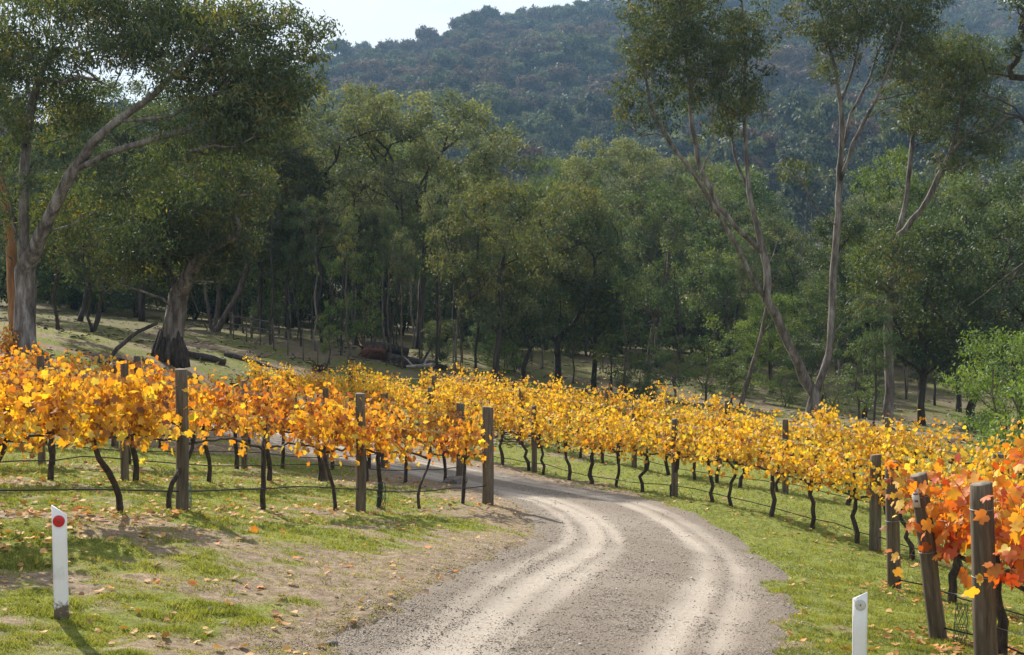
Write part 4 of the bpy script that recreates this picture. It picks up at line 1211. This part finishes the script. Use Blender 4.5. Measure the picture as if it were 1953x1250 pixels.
def put_post(x, y, label, kind='mid', h=1.72, tilt=(0, 0), group='trellis posts of the vineyard', rad=1.0, me=None):
    o = link('trellis_post', me or POSTS[kind][pr_.integers(0, len(POSTS[kind]))], None, (x, y, gz1(x, y)))
    o.rotation_euler = (tilt[0], tilt[1], pr_.uniform(0, 6.28) if me is None else 0)
    o.scale = (rad, rad, h / 1.72)
    return tag(o, label, 'post', group)

def row_line(ax, ay, dx, dy, t0, t1, heights, rad, step=0.9, sag=0.0, amp=0.0, seed=0):
    mb = MB(); r = np.random.default_rng(seed)
    ts = np.arange(t0, t1 + 0.01, step)
    if ts[-1] < t1 - 0.05: ts = np.append(ts, t1)
    x, y = ax + dx * ts, ay + dy * ts
    z = gz(x, y)
    for h in heights:
        mb.tube(np.stack([x, y, z + h - sag * np.abs(np.sin(ts * 0.55)) + amp * r.normal(size=len(ts))], 1), rad, 5)
    return mb
def put_wires(ax, ay, dx, dy, t0, t1, label, heights=(0.92, 1.22, 1.5)):
    t = thing('trellis_wires', label, 'wire', (0, 0, 0), 0, 'trellis wires')
    for h in heights:
        link('wire', row_line(ax, ay, dx, dy, t0, t1, [h], 0.0022).mesh('wire', [M['galv']], True), t)
def put_hose(ax, ay, dx, dy, t0, t1, label, h=0.33):
    o = link('drip_hose', row_line(ax, ay, dx, dy, t0, t1, [h], 0.0095, 0.6, sag=0.07, amp=0.012, seed=3).mesh('drip_hose', [M['black_plastic']], True))
    tag(o, label, 'hose', 'drip irrigation hoses')

# ---- left block: rows run away to the right, ending at the road
DL = np.array([0.405, 0.914]); DL /= np.linalg.norm(DL)
YAW_L = math.atan2(DL[1], DL[0])
vr = np.random.default_rng(404)
#  end point of each row at the road, number of vines, first vine offset, word
left_rows = [((-0.42, 24.7), 9, 'front'), ((-1.13, 31.0), 10, 'second'), ((-2.95, 32.8), 10, 'third'), ((-6.05, 34.9), 10, 'fourth'), ((-9.6, 36.4), 10, 'fifth'), ((-13.2, 37.8), 8, 'sixth')]
def slope_at(x, y, D): return (gz1(x + D[0], y + D[1]) - gz1(x - D[0], y - D[1])) / 2
s_l = slope_at(-5, 24, DL)
LV = [vine_data(vr, 'vine_orange', slope=s_l, ncane=int(vr.integers(20, 29)), dens=vr.uniform(1.5, 2.1), lsize=0.086, top=vr.uniform(1.5, 1.8))[0] for _ in range(6)]
FRONT = []
front_dens = [1.6, 0.55, 1.5, 1.7, 0.45, 0.6, 2.0, 2.2, 2.1]
front_cane = [19, 9, 22, 27, 10, 12, 28, 30, 28]
for ri_, ((ex, ey), nv, word) in enumerate(left_rows):
    for i in range(nv):
        t = -(0.75 + i * (1.55 if ri_ == 0 else 1.7)) + vr.normal() * 0.06
        if ri_ == 0 and i < 3: t = -(0.9 + i * 1.45)
        x, y = ex + DL[0] * t, ey + DL[1] * t
        lb = f'{ORD[i]} vine from the road end of the {word} row left of the road'
        if ri_ == 0:
            d, sing = vine_data(vr, 'vine_orange' if i not in (6, 7, 8) else 'vine_gold', detail=True, single=70, slope=slope_at(x, y, DL), ncane=front_cane[i], dens=front_dens[i], lsize=0.088, half=0.85, bend=0.22, thick=0.027, top=(1.5, 1.4, 1.5, 1.5, 1.4, 1.4, 1.5, 1.5, 1.5)[i])
            FRONT.append((x, y))
            tv_ = put_vine(x, y, YAW_L, d, lb, 'grapevines of the block left of the road')
            add_singles(tv_, sing, vr, ['vine_orange', 'vine_gold', 'vine_gold'])
        else:
            put_vine(x, y, YAW_L, LV[vr.integers(0, 6)], lb, 'grapevines of the block left of the road')
    # posts
    if ri_ == 0:
        for (t, k, h, lb) in ((0, 'end', 1.70, 'thick timber end post of the front row, at the grass corner beside the road'), (-4.4, 'mid', 1.70, 'grey timber post in the front row, next from the end post at the road'),
                           (-8.62, 'mid', 1.70, 'tall brown timber post in the front row left of the road, casting a long shadow')):
            put_post(ex + DL[0] * t, ey + DL[1] * t, lb, k, h, rad=1.25 if k == 'mid' else 1.12)
        put_wires(ex, ey, *DL, -17, 0, 'thin steel trellis wires along the front row left of the road')
        put_hose(ex, ey, *DL, -17, 0, 'black drip hose slung low along the front row left of the road')
    else:
        put_post(ex, ey, f'timber end post of the {word} row left of the road', 'end')
        for j, t in enumerate(np.arange(-5.6, -nv * 1.7, -5.6)):
            put_post(ex + DL[0] * t, ey + DL[1] * t, f'{ORD[j]} timber post inside the {word} row left of the road, counted from its road end', 'mid')
        if ri_ < 4:
            put_wires(ex, ey, *DL, -nv * 1.75, 0, f'thin steel trellis wires along the {word} row left of the road')
            put_hose(ex, ey, *DL, -nv * 1.75, 0, f'black drip hose along the {word} row left of the road')

# ---- right block: the long golden row beside the road and the rows behind it
DR = np.array([-0.476, 0.879]); DR /= np.linalg.norm(DR)
NR = np.array([DR[1], -DR[0]])             # to the right, away from the road
YAW_R = math.atan2(DR[1], DR[0])
r1 = np.array([6.15, 24.0])
RV = [vine_data(vr, 'vine_gold', slope=0.0, ncane=int(vr.integers(15, 23)), dens=vr.uniform(1.3, 2.0), lsize=0.08, thick=0.034, top=vr.uniform(1.5, 1.95), half=0.62, bend=0.12)[0] for q in range(12)]
rows_r = [('long golden row beside the road', r1, -4.4, 33.5), ('second golden row from the road', r1 + NR * 2.9, -4, 31), ('third golden row from the road', r1 + NR * 5.8, -2, 30)]
for ri_, (word, o_, t0, t1) in enumerate(rows_r):
    nv = int((t1 - t0) / 1.06)
    for i in range(nv):
        t = t0 + (i + 0.5) * (t1 - t0) / nv + vr.normal() * 0.08
        x, y = o_ + DR * t
        put_vine(x, y, YAW_R + (math.pi if i % 2 else 0), RV[(i * 5 + ri_) % 12], f'{ORD[i]} vine of the {word}, counted from its right end', 'grapevines of the block right of the road')
    for j, t in enumerate(np.arange(0, t1, 5.9)):
        x, y = o_ + DR * t
        put_post(x, y, (f'timber end post of the {word}, wrapped in yellow leaves' if j == 0 else f'{ORD[j]} timber post within the {word}, counted from its end post'), 'end' if j == 0 else 'mid', h=1.62, rad=1.1 if j == 0 else 1.15)
    put_wires(*o_, *DR, t0, t1, f'thin steel trellis wires along the {word}')
    put_hose(*o_, *DR, t0, t1, f'drip hose along the {word}', 0.25)

# ---- right block, near rows whose ends face the camera
near = [((5.13, 19.0), 'timber end post on the right, third from the camera, standing in sunny grass', (0.0, -0.03), 1.70, 1.0, 'third'),
        ((4.37, 14.5), 'leaning timber end post with small metal tag near its top, on the right', (0.05, -0.14), 1.72, 0.98, 'second'),
        ((4.135, 12.3), 'thick weathered timber end post nearest the camera at the right edge', (0.02, -0.045), 1.74, 1.1, 'nearest')]
for i, ((x, y), lb, tilt, h, rad, word) in enumerate(near):
    po = put_post(x, y, lb, 'end', h, tilt, rad=rad, me=POSTS['end'][i])
    nv = 3
    for j in range(nv):
        t = -((1.12, 0.8, 1.12)[i] + 1.6 * j)
        xx, yy = x + DR[0] * t, y + DR[1] * t
        d, sing = vine_data(vr, 'vine_red' if i > 0 else 'vine_amber', detail=True, single=90 if j < 2 else 0, slope=slope_at(xx, yy, DR), ncane=28 if i else 26, dens=1.1 if i else 1.4, lsize=(0.095, 0.112, 0.112)[i], half=0.85, thick=0.045, bend=0.1, width=0.34, droop=0.14, under=0.3, top=(1.8, 2.2, 1.75)[i])
        tv_ = put_vine(xx, yy, YAW_R, d, f'{ORD[j]} red and orange grapevine behind the {word} end post on the right' if i else f'{ORD[j]} golden grapevine behind the {word} end post on the right', 'grapevines of the block right of the road')
        if sing: add_singles(tv_, sing, vr, ['vine_red', 'vine_red', 'vine_orange', 'vine_gold'] if i else ['vine_gold', 'vine_orange'])
    put_wires(x, y, *DR, -6, 0, f'steel trellis wires tied to the {word} end post on the right', (0.5, 0.92, 1.22, 1.5))
    put_hose(x, y, *DR, -6, 0, f'black drip hose leading from the {word} end post on the right', 0.12)
    # wire ties round the post
    rp = 0.092 * rad * 1.02
    for hh in (0.92, 1.5):
        ring = MB()
        a = np.linspace(0, 2 * math.pi, 15)
        ring.tube(np.stack([np.cos(a) * rp / rad, np.sin(a) * rp / rad, np.full(15, hh)], 1), 0.003, 4, cap=False)
        link('wire_tie', ring.mesh('wire_tie', [M['galv']], True), po)
    if i == 1:
        mb = MB(); mb.box((-0.045, -0.103, 1.40), (0.035, -0.100, 1.60))
        tg = link('metal_tag', mb.mesh('metal_tag', [M['tag_metal']]), po); tg['label'] = 'small pale metal tag nailed to the post'
        tg.rotation_euler = (0, 0, -0.75)
        mb = MB(); mb.box((-0.02, -0.107, 1.455), (0.015, -0.1035, 1.475)); mb.box((-0.03, -0.107, 1.53), (0.02, -0.1035, 1.545))
        link('label_print', mb.mesh('label_print', [M['rivet']]), tg)

# ---- net guards round young vine feet
def net_guard(x, y, h, rad, label, mat='net_plastic', lean=0.0):
    mb = MB()
    n = 9
    for s in (1, -1):
        for k in range(n):
            a = np.linspace(0, 2.2, 9) * s + k * 2 * math.pi / n
            z = np.linspace(0, h, 9)
            mb.tube(np.stack([np.cos(a) * rad * (1 + 0.15 * np.sin(z * 9)), np.sin(a) * rad, z], 1), 0.0022, 4, cap=False)
    for z in (0.01, h * 0.5, h):
        a = np.linspace(0, 2 * math.pi, 13)
        mb.tube(np.stack([np.cos(a) * rad, np.sin(a) * rad, np.full(13, z)], 1), 0.0026, 4, cap=False)
    o = link('net_guard', mb.mesh('net_guard', [M[mat]], True), None, (x, y, gz1(x, y)))
    o.rotation_euler = (lean, lean * 0.5, 0)
    tag(o, label, 'plant guard', 'net guards round vine feet')
def front_at(px): return min(FRONT, key=lambda p: abs(976.5 + F * p[0] / p[1] - px))
for (x, y), h, lb, mt in ((front_at(290), 0.36, 'teal plastic net guard round a vine foot left of the tall brown post', 'blue_plastic'), (front_at(410), 0.36, 'teal plastic net guard round a vine foot just right of the tall brown post', 'blue_plastic'),
                          (front_at(735), 0.40, 'dark net guard round a vine foot right of the grey front row post', 'net_plastic'), (XY(1835, 14.1), 0.42, 'dark net guard behind the leaning post on the right', 'net_plastic')):
    net_guard(x, y, h, 0.06, lb, mt, 0.06)
# ------------------------------------------------------------------ guide posts
def guide_post(px, d, label, h, red, tilt=0.0, yaw=0.0):
    x, y = XY(px, d)
    t = thing('guide_post', label, 'guide post', (x, y, gz1(x, y) + 0.005), yaw)
    w, th = 0.056, 0.014
    mb = MB()
    # flexible blade with chamfered top: higher on one side, lightly dished in section
    hl, hr_ = (h, h - 0.075) if red else (h - 0.055, h)
    prof = [(-w, 0.0), (-w * 0.5, -0.006), (0, -0.008), (w * 0.5, -0.006), (w, 0.0), (w, th), (w * 0.5, th - 0.003), (0, th - 0.004), (-w * 0.5, th - 0.003), (-w, th)]
    n = len(prof)
    v = []
    for z in (-0.2, 0.02, 0.3, 0.6, None):
        for (a, b) in prof:
            zz = z if z is not None else hl + (hr_ - hl) * (a + w) / (2 * w)
            v.append((a, b, zz))
    q = [(k * n + i, k * n + (i + 1) % n, (k + 1) * n + (i + 1) % n, (k + 1) * n + i) for k in range(4) for i in range(n)]
    mb.add(v, q, [(4 * n, 4 * n + i, 4 * n + i + 1) for i in range(1, n - 1)])
    b = link('blade', mb.mesh('blade', [M['white_post']]), t)
    zc = h - (0.125 if red else 0.10)
    def disc(name, rad, y0, y1, mat, parent, dome=0.0):
        k = 28; a = np.arange(k) / k * 2 * math.pi
        vv = np.concatenate([np.stack([np.cos(a) * rad, np.full(k, y0), zc + np.sin(a) * rad], 1), np.stack([np.cos(a) * rad, np.full(k, y1), zc + np.sin(a) * rad], 1),
                             np.stack([np.cos(a) * rad * .82, np.full(k, y1 - 0.002), zc + np.sin(a) * rad * .82], 1), [[0, y1 - dome, zc]]])
        i = np.arange(k); j = (i + 1) % k
        m_ = MB(); m_.add(vv, np.concatenate([np.stack([i, j, k + j, k + i], 1), np.stack([k + i, k + j, 2 * k + j, 2 * k + i], 1)]), np.stack([2 * k + i, 2 * k + j, np.full(k, 3 * k)], 1))
        return link(name, m_.mesh(name, [M[mat]], False), parent)
    if red:
        rf = disc('reflector', 0.046, -0.006, -0.016, 'reflector_red', t, 0.004)
        rf['label'] = 'round red reflector'
        disc('rivet', 0.008, -0.014, -0.0215, 'rivet', rf, 0.002)
    else:
        rf = disc('reflector', 0.043, -0.006, -0.014, 'reflector_grey', t, 0.002)
        rf['label'] = 'round grey white reflector'
        disc('rivet', 0.006, -0.012, -0.019, 'rivet', rf, 0.002)
    t.rotation_euler = (0.02, tilt, yaw)
    return t
guide_post(113, 11.1, 'white roadside guide post with round red reflector, muddy at its foot', 0.905, True, -0.012, 0.10)
guide_post(1643, 11.1, 'white roadside guide post with grey white reflector, cut by the bottom of the frame', 0.93, False, 0.0, -0.08)

# ------------------------------------------------------------------ rocks, logs, fence, heaps
def rock_mesh(seed, n=2, flat=0.6):
    r = np.random.default_rng(seed)
    import bmesh
    bm = bmesh.new(); bmesh.ops.create_icosphere(bm, subdivisions=n, radius=1)
    for v in bm.verts:
        p = np.array(v.co)
        k = 1 + 0.35 * (float(vnoise(p[0] * 1.6 + seed, p[1] * 1.6 + p[2] * 1.3, 2)) - 0.5) * 2 + r.normal() * 0.03
        v.co = Vector((p[0] * k, p[1] * k, p[2] * k * flat))
    me = bpy.data.meshes.new('rock'); bm.to_mesh(me); bm.free()
    me.materials.append(M['stone'])
    return me
RK = [rock_mesh(s) for s in (1, 2, 3)]
for (px, d, s, k, lb) in ((868, 30.6, 0.22, 0, 'grey rock at the foot of the second row end post beside the road'), (427, 11.5, 0.045, 1, 'small pale stone on the soil in the left foreground'),
                          (395, 11.9, 0.035, 2, 'small dark stone on the soil in the left foreground'), (632, 11.35, 0.04, 1, 'pale stone at the left edge of the gravel')):
    x, y = XY(px, d)
    o = link('rock', RK[k], None, (x, y, gz1(x, y) + 0.2 * s)); o.scale = (s * 1.25, s, s); o.rotation_euler = (0, 0, px)
    tag(o, lb, 'rock')

def log(label, pts, r0, r1, mat, side=None, name='fallen_log', cat='log'):
    """pts: (px, d, height over ground)"""
    w = np.array([(*XY(px, d), 0) for px, d, h in pts]); w[:, 2] = gz(w[:, 0], w[:, 1]) + np.array([h for *_, h in pts])
    r = np.random.default_rng(int(abs(pts[0][0])))
    o0 = w[0].copy()
    q = []
    for a, b in zip(w[:-1], w[1:]):
        for k in range(4): q.append(a + (b - a) * k / 4)
    q.append(w[-1]); q = np.array(q) - o0
    t = thing(name, label, cat, o0)
    mb = MB(); mb.tube(q, np.linspace(r0, r1, len(q)), 9, rough=0.2, r=r)
    link('stem', mb.mesh('stem', [M[mat]], True), t)
    for (k, vec, rr) in side or []:
        mb = MB(); s = q[k]; e = s + np.array(vec)
        mb.tube([s, (s + e) / 2 + r.normal(size=3) * 0.05, e], [rr, rr * 0.7, rr * 0.3], 6, rough=0.2, r=r)
        link('branch', mb.mesh('branch', [M[mat]], True), t)
    return t
log('pale weathered arched log lying in the shaded grass behind the golden row', [(857, 57, 0.0), (872, 57.3, 0.34), (895, 57.8, 0.42), (925, 58.5, 0.25), (950, 59.2, 0.05)], 0.15, 0.10, 'dead')
log('white broken dead branch lying beside the fallen timber under the trees', [(775, 63, 0.12), (800, 63, 0.2), (828, 62.5, 0.34)], 0.06, 0.10, 'dead', [(2, (-0.5, 0.1, 0.5), 0.05), (5, (0.3, 0.3, 0.6), 0.05), (3, (0.6, -0.3, 0.05), 0.05)])
log('dark fallen trunk lying along the grass under the middle trees', [(735, 66, 0.2), (790, 65, 0.22), (850, 64, 0.16)], 0.20, 0.12, 'bark_dark', [(3, (-0.6, 0.2, 1.1), 0.06), (5, (0.5, 0.2, 1.2), 0.05)])
log('fallen dark log lying on the sunny grass right of the hollow gum', [(430, 60, 0.10), (500, 59, 0.08), (600, 57, 0.06)], 0.13, 0.07, 'bark_dark')
log('short dark log beside the foot of the hollow gum', [(345, 56, 0.1), (400, 57, 0.14), (430, 57, 0.12)], 0.17, 0.13, 'bark_dark')
log('slender leaning dark trunk slanting across the shade left of the hollow gum', [(195, 46, 0.0), (222, 46.5, 0.75), (262, 47, 1.45), (300, 47.5, 1.9)], 0.09, 0.05, 'bark_dark', name='leaning_trunk', cat='dead tree')
log('bare leaning pole tree standing before the wood left of the fork', [(1412, 58, 0), (1432, 58, 1.6), (1450, 58.4, 3.0), (1462, 58.8, 4.4), (1470, 59, 5.6)], 0.10, 0.04, 'bark_brown', [(8, (0.5, 0.2, 0.7), 0.03)], name='leaning_trunk', cat='dead tree')
log('bare orange brown trunk at the left edge behind the great pale gum', [(30, 50, 0), (26, 50, 1.4), (22, 50, 3.0), (12, 50, 4.6), (-14, 50, 6.4)], 0.22, 0.12, 'bark_tan', name='stringybark_trunk', cat='dead tree')

def root_ball(px, d, label):
    x, y = XY(px, d); z = gz1(x, y)
    t = thing('uprooted_stump', label, 'stump', (x, y, z))
    o = link('root_plate', rock_mesh(9, 3, 0.75), t); setmat(o, M['rust_wood']); o.scale = (0.6, 0.45, 0.5); o.location = (0, 0, 0.35)
    r = np.random.default_rng(4)
    mb = MB(); mb.tube([(-0.4, 0, 0.5), (0.4, 0.2, 0.55), (1.5, 0.5, 0.3)], [0.3, 0.26, 0.2], 9, rough=0.2, r=r)
    link('stem', mb.mesh('stem', [M['bark_dark']], True), t)
    for k in range(7):
        a = k * 0.9
        mb = MB(); mb.tube([(-0.4, 0, 0.45), (-0.65, 0.4 * math.cos(a), 0.45 + 0.4 * math.sin(a)), (-0.75, 0.75 * math.cos(a), 0.45 + 0.62 * math.sin(a))], [0.08, 0.05, 0.015], 5)
        link('root', mb.mesh('root', [M['rust_wood']], True), t)
root_ball(715, 66, 'reddish brown uprooted stump lying on its side under the middle trees')

def brush_heap(px, d, w, h, label, seed):
    x, y = XY(px, d); r = np.random.default_rng(seed)
    t = thing('brush_heap', label, 'brush heap', (x, y, gz1(x, y)))
    for k in range(26):
        a = r.uniform(0, math.pi); L = w * r.uniform(0.4, 1.0)
        c = np.array([r.normal() * w * 0.2, r.normal() * w * 0.15, abs(r.normal()) * h * 0.35])
        dv = np.array([math.cos(a) * L / 2, math.sin(a) * L / 2, r.normal() * h * 0.3])
        mb = MB(); mb.tube([c - dv, c + r.normal(size=3) * 0.06, c + dv], [0.03, 0.022, 0.008], 5)
        link('stick', mb.mesh('stick', [M['bark_dark']], True), t)
brush_heap(612, 60, 1.2, 0.45, 'dark heap of cut brush on the grass above the golden row', 1)
brush_heap(770, 64, 1.4, 0.5, 'heap of dark fallen sticks beside the uprooted stump', 2)
brush_heap(1215, 66, 1.2, 0.4, 'dark heap of sticks in the shade beside the green shrub', 3)

fen = [(445, 68.5), (470, 67.2), (496, 66), (522, 64.8), (549, 63.4), (578, 62.0), (606, 60.8)]
FP = MB(); FP.box((-0.022, -0.022, -0.2), (0.022, 0.022, 1.15))
fpm = FP.mesh('fence_post', [M['star_steel']])
ft = thing('paddock_fence', 'thin wire paddock fence with steel posts on the sunny grass behind the left block', 'fence', (*XY(*fen[0]), gz1(*XY(*fen[0]))))
o0 = np.array(ft.location); fw = []
for px, d in fen:
    x, y = XY(px, d); z = gz1(x, y); fw.append(np.array([x, y, z]) - o0)
    link('fence_post', fpm, ft, np.array([x, y, z]) - o0)
for h in (0.35, 0.7, 1.05):
    mb = MB(); mb.tube(np.array(fw) + np.array([0, 0, h]), 0.005, 4); link('wire', mb.mesh('wire', [M['star_steel']], True), ft)
rl = thing('rail_fence', 'short grey timber rail fence beneath the trees behind the left block', 'fence', (*XY(440, 72), gz1(*XY(440, 72))))
o0 = np.array(rl.location); q0 = []
for px, d in ((440, 72), (480, 70.5), (520, 69)):
    x, y = XY(px, d); p = np.array([x, y, gz1(x, y)]) - o0; q0.append(p)
    mb = MB(); mb.tube([p + np.array([0, 0, -.2]), p + np.array([0, 0, 1.15])], 0.06, 7); link('post', mb.mesh('post', [M['bark_brown']], True), rl)
for h in (0.55, 0.95):
    mb = MB(); mb.tube(np.array(q0) + np.array([0, -0.09, h]), 0.035, 6); link('rail', mb.mesh('rail', [M['bark_brown']], True), rl)

# ------------------------------------------------------------------ grass, gravel, fallen leaves
gr = np.random.default_rng(909)
def ground_top(x, y):
    z = gz(x, y) + micro(x, y)
    e = RHALF + (fbm(x * 1.1, y * 1.1, 6, 4) - 0.5) * 0.75 + (fbm(x * 4, y * 4, 2, 2) - 0.5) * 0.25
    la = np.abs(road_lat(x, y))
    return z - 0.07 * (1 - sstep(-0.10, 0.14, la - e)), la - e
def in_view(n, d0, d1, p=1.6):
    """points on the ground spread over the seen wedge, thicker near the camera"""
    d = (d0 ** -p + gr.random(n) * (d1 ** -p - d0 ** -p)) ** (-1 / p)
    px = gr.uniform(-60, 2010, n)
    return (px - 976.5) / F * d, d
BL = (np.array([(-0.5, 0, 0), (0.5, 0, 0), (0.32, 0.55, 0.10), (0, 1, 0.38), (-0.32, 0.55, 0.10)]), None)
x, y = in_view(520000, 10.0, 60)
m_ = grass_mask(x, y)
zt, le = ground_top(x, y)
tuftn = fbm(x * 4.2, y * 6.0, 4, 3)
keep = (gr.random(len(x)) < (0.30 + 0.7 * m_) * sstep(0.28, 0.55, tuftn + 0.12 + 0.1 * (1 - m_))) & (le > 0.02)
x, y, zt, m_, tuftn = x[keep], y[keep], zt[keep], m_[keep], tuftn[keep]
n_ = len(x)
ax_ = gr.normal(size=(n_, 3)) * 0.55; ax_[:, 2] = 0.75
nn_ = gr.normal(size=(n_, 3)); nn_[:, 2] *= 0.3
hgt = gr.uniform(0.016, 0.046, n_) * (0.6 + 0.9 * sstep(0.4, 0.7, tuftn)) * (1 + y / 45) * (0.5 + 0.35 * m_)
wd = gr.uniform(0.004, 0.008, n_) * (0.75 + y / 16)
tv = np.array([(-0.5, 0, 0), (0.5, 0, 0), (0.1, 1, 0.25), (-0.1, 1, 0.25)])
v, f = scatter(tv, np.array([(0, 1, 2, 3)]), np.stack([x, y, zt - 0.006], 1), frames(ax_, nn_), np.stack([wd, hgt, hgt], 1))
cvg = np.clip(0.42 + 0.9 * (fbm(x * 1.6, y * 2.6, 5, 4) - 0.5) + 0.2 * gr.normal(size=n_) + (1 - m_) * gr.uniform(-0.1, 0.75, n_), 0, 1)
tag(link('grass', mesh_np('grass', v, f, [M['grass']], cv=cvg)), 'short green grass with dry straw on the slopes beside the road', 'grass', None, 'stuff')

# gravel: loose stones on the crown and shoulders of the road
st_v = np.array([(1, 0, 0), (0, 1, 0), (-1, 0, 0), (0, -1, 0), (0.1, 0.1, 0.7), (0, 0, -0.5)], float)
st_f = np.array([(0, 1, 4), (1, 2, 4), (2, 3, 4), (3, 0, 4), (1, 0, 5), (2, 1, 5), (3, 2, 5), (0, 3, 5)])
x, y = in_view(340000, 10.3, 36, 1.8)
la = road_lat(x, y)
s_ = 0
si = np.argmin((x[:, None] - rc[None, ::6, 0]) ** 2 + (y[:, None] - rc[None, ::6, 1]) ** 2, axis=1) * 6 * 0.18
tk = track(la, si)
pr = np.clip(1.0 - 1.0 * tk, 0.10, 1) * sstep(2.4, 1.5, np.abs(la)) * (0.35 + 0.9 * sstep(0.35, 0.65, fbm(x * 0.8, y * 0.8, 3, 3)))
keep = gr.random(len(x)) < pr
x, y, la, tk = x[keep], y[keep], la[keep], tk[keep]
n_ = len(x)
zr = gz(x, y) - 0.02 * tk + 0.02 * np.exp(-(la / 0.4) ** 2) + (fbm(x * 2.2, y * 2.2, 1, 3) - 0.5) * 0.03 - 0.12 * sstep(1.6, 2.2, np.abs(la))
zg, _ = ground_top(x, y)
zr = np.maximum(zr, zg)
ss = np.exp(gr.normal(size=n_) * 0.42) * 0.0046 * (0.8 + y / 40)
v, f = scatter(st_v, st_f, np.stack([x, y, zr + ss * 0.1], 1), frames(gr.normal(size=(n_, 3)) * np.array([1, 1, .25]), gr.normal(size=(n_, 3)) * 0.35 + np.array([0, 0, 1.0])), np.stack([ss * gr.uniform(.7, 1.3, n_), ss, ss], 1))
def gravel_mat():
    m, n, l = new_mat('gravel')
    a = n.new('ShaderNodeAttribute'); a.attribute_name = 'cv'
    r = ramp(n, [(0, (0.11, 0.09, 0.073)), (0.45, (0.25, 0.21, 0.17)), (0.8, (0.40, 0.345, 0.29)), (1, (0.55, 0.50, 0.44))]); l.new(a.outputs['Fac'], r.inputs['Fac'])
    b = n.new('ShaderNodeBsdfPrincipled'); b.inputs['Roughness'].default_value = 0.9; b.inputs['Specular IOR Level'].default_value = 0.2
    l.new(r.outputs['Color'], b.inputs['Base Color'])
    o = n.new('ShaderNodeOutputMaterial'); l.new(b.outputs[0], o.inputs['Surface'])
    return m
tag(link('gravel', mesh_np('gravel', v, f, [gravel_mat()], cv=np.repeat(gr.random(n_), 8))), 'loose brown grey gravel on the crown and edges of the road', 'gravel', None, 'stuff')

# fallen leaves: the larger ones singly, the rest as litter under the rows
LITTER = [single_leaf_mesh(k, c, M['litter']) for k, c in ((0, 0.25), (1, 0.5), (2, 0.75), (0, 0.95), (1, 0.1), (2, 1.0))]
def near_rows(x, y):
    """distance to the nearest row line"""
    d = np.full(x.shape, 99.0)
    for (ex, ey), nv, w in left_rows:
        a = (x - ex) * DL[0] + (y - ey) * DL[1]; b = np.abs((x - ex) * DL[1] - (y - ey) * DL[0])
        d = np.where(a < 0.6, np.minimum(d, b), d)
    for w, o_, t0, t1 in rows_r:
        a = (x - o_[0]) * DR[0] + (y - o_[1]) * DR[1]; b = np.abs((x - o_[0]) * DR[1] - (y - o_[1]) * DR[0])
        d = np.minimum(d, b)
    for (p, *_r) in near:
        a = (x - p[0]) * DR[0] + (y - p[1]) * DR[1]; b = np.abs((x - p[0]) * DR[1] - (y - p[1]) * DR[0])
        d = np.where(a < 0.6, np.minimum(d, b), d)
    return d
x, y = in_view(40000, 10.4, 45, 1.3)
nr = near_rows(x, y)
zt, le = ground_top(x, y)
keep = (gr.random(len(x)) < 0.012 + 0.34 * np.exp(-(nr / 0.8) ** 2) * (0.3 + fbm(x * 1.5, y * 1.5, 2, 3))) & (le > 0.0)
x, y, zt = x[keep], y[keep], zt[keep]
n_ = len(x)
nv_ = gr.normal(size=(n_, 3)) * 0.38; nv_[:, 2] = 1.0
v, f = scatter(*LEAF4, np.stack([x, y, zt + 0.022], 1), frames(np.stack([gr.normal(size=n_), gr.normal(size=n_), np.zeros(n_)], 1), nv_), gr.uniform(0.04, 0.095, n_))
tag(link('leaf_litter', mesh_np('leaf_litter', v, f, [M['litter']], cv=np.repeat(np.clip(gr.normal(size=n_) * 0.28 + 0.5, 0, 1), 2))), 'scattered brown and yellow fallen vine leaves under the rows', 'leaf litter', None, 'stuff')
x, y = in_view(9000, 40, 84, 1.0)
zt = gz(x, y) + micro(x, y)
keep = gr.random(len(x)) < sstep(0.35, 0.65, fbm(x * 0.5, y * 0.5, 3, 3)) * (np.abs(road_lat(x, y)) > 2.2)
x, y, zt = x[keep], y[keep], zt[keep]
n_ = len(x)
nv_ = gr.normal(size=(n_, 3)) * 0.3; nv_[:, 2] = 1.0
ln_ = gr.uniform(0.08, 0.5, n_)
v, f = scatter(LEAF4[0], LEAF4[1], np.stack([x, y, zt + 0.04], 1), frames(np.stack([gr.normal(size=n_), gr.normal(size=n_), 0.15 * gr.normal(size=n_)], 1), nv_), np.stack([gr.uniform(0.04, 0.14, n_), ln_, gr.uniform(0.05, 0.3, n_)], 1))
tag(link('bark_litter', mesh_np('bark_litter', v, f, [M['bark_litter']], cv=np.repeat(gr.random(n_), 2))), 'shed bark strips and dry leaves strewn on the slope under the trees', 'bark litter', None, 'stuff')
x, y = in_view(130, 10.6, 17, 1.4)
zt, le = ground_top(x, y)
keep = le > 0.05
x, y, zt = x[keep][:130], y[keep][:130], zt[keep][:130]
for i in range(len(x)):
    o = link('fallen_leaf', LITTER[gr.integers(0, 6)], None, (x[i], y[i], zt[i] + 0.022))
    o.rotation_euler = (gr.normal() * 0.35, gr.normal() * 0.35, gr.uniform(0, 6.28)); s = gr.uniform(0.045, 0.09); o.scale = (s, s, s)
    side = 'left' if x[i] < 0.8 else 'right'
    tag(o, f'fallen autumn vine leaf lying on the foreground grass {side} of the road', 'leaf', f'fallen leaves on the grass {side} of the road')
# the bright upright leaf caught in the grass in front of the tall brown post
x0, y0 = XY(484, 15.6)
o = link('fallen_leaf', SL['vine_orange'][2], None, (x0, y0, gz1(x0, y0) + 0.06)); o.rotation_euler = (1.2, 0.3, 0.4); o.scale = (0.09,) * 3
tag(o, 'bright orange leaf standing upright in the grass at the tip of the post shadow', 'leaf')
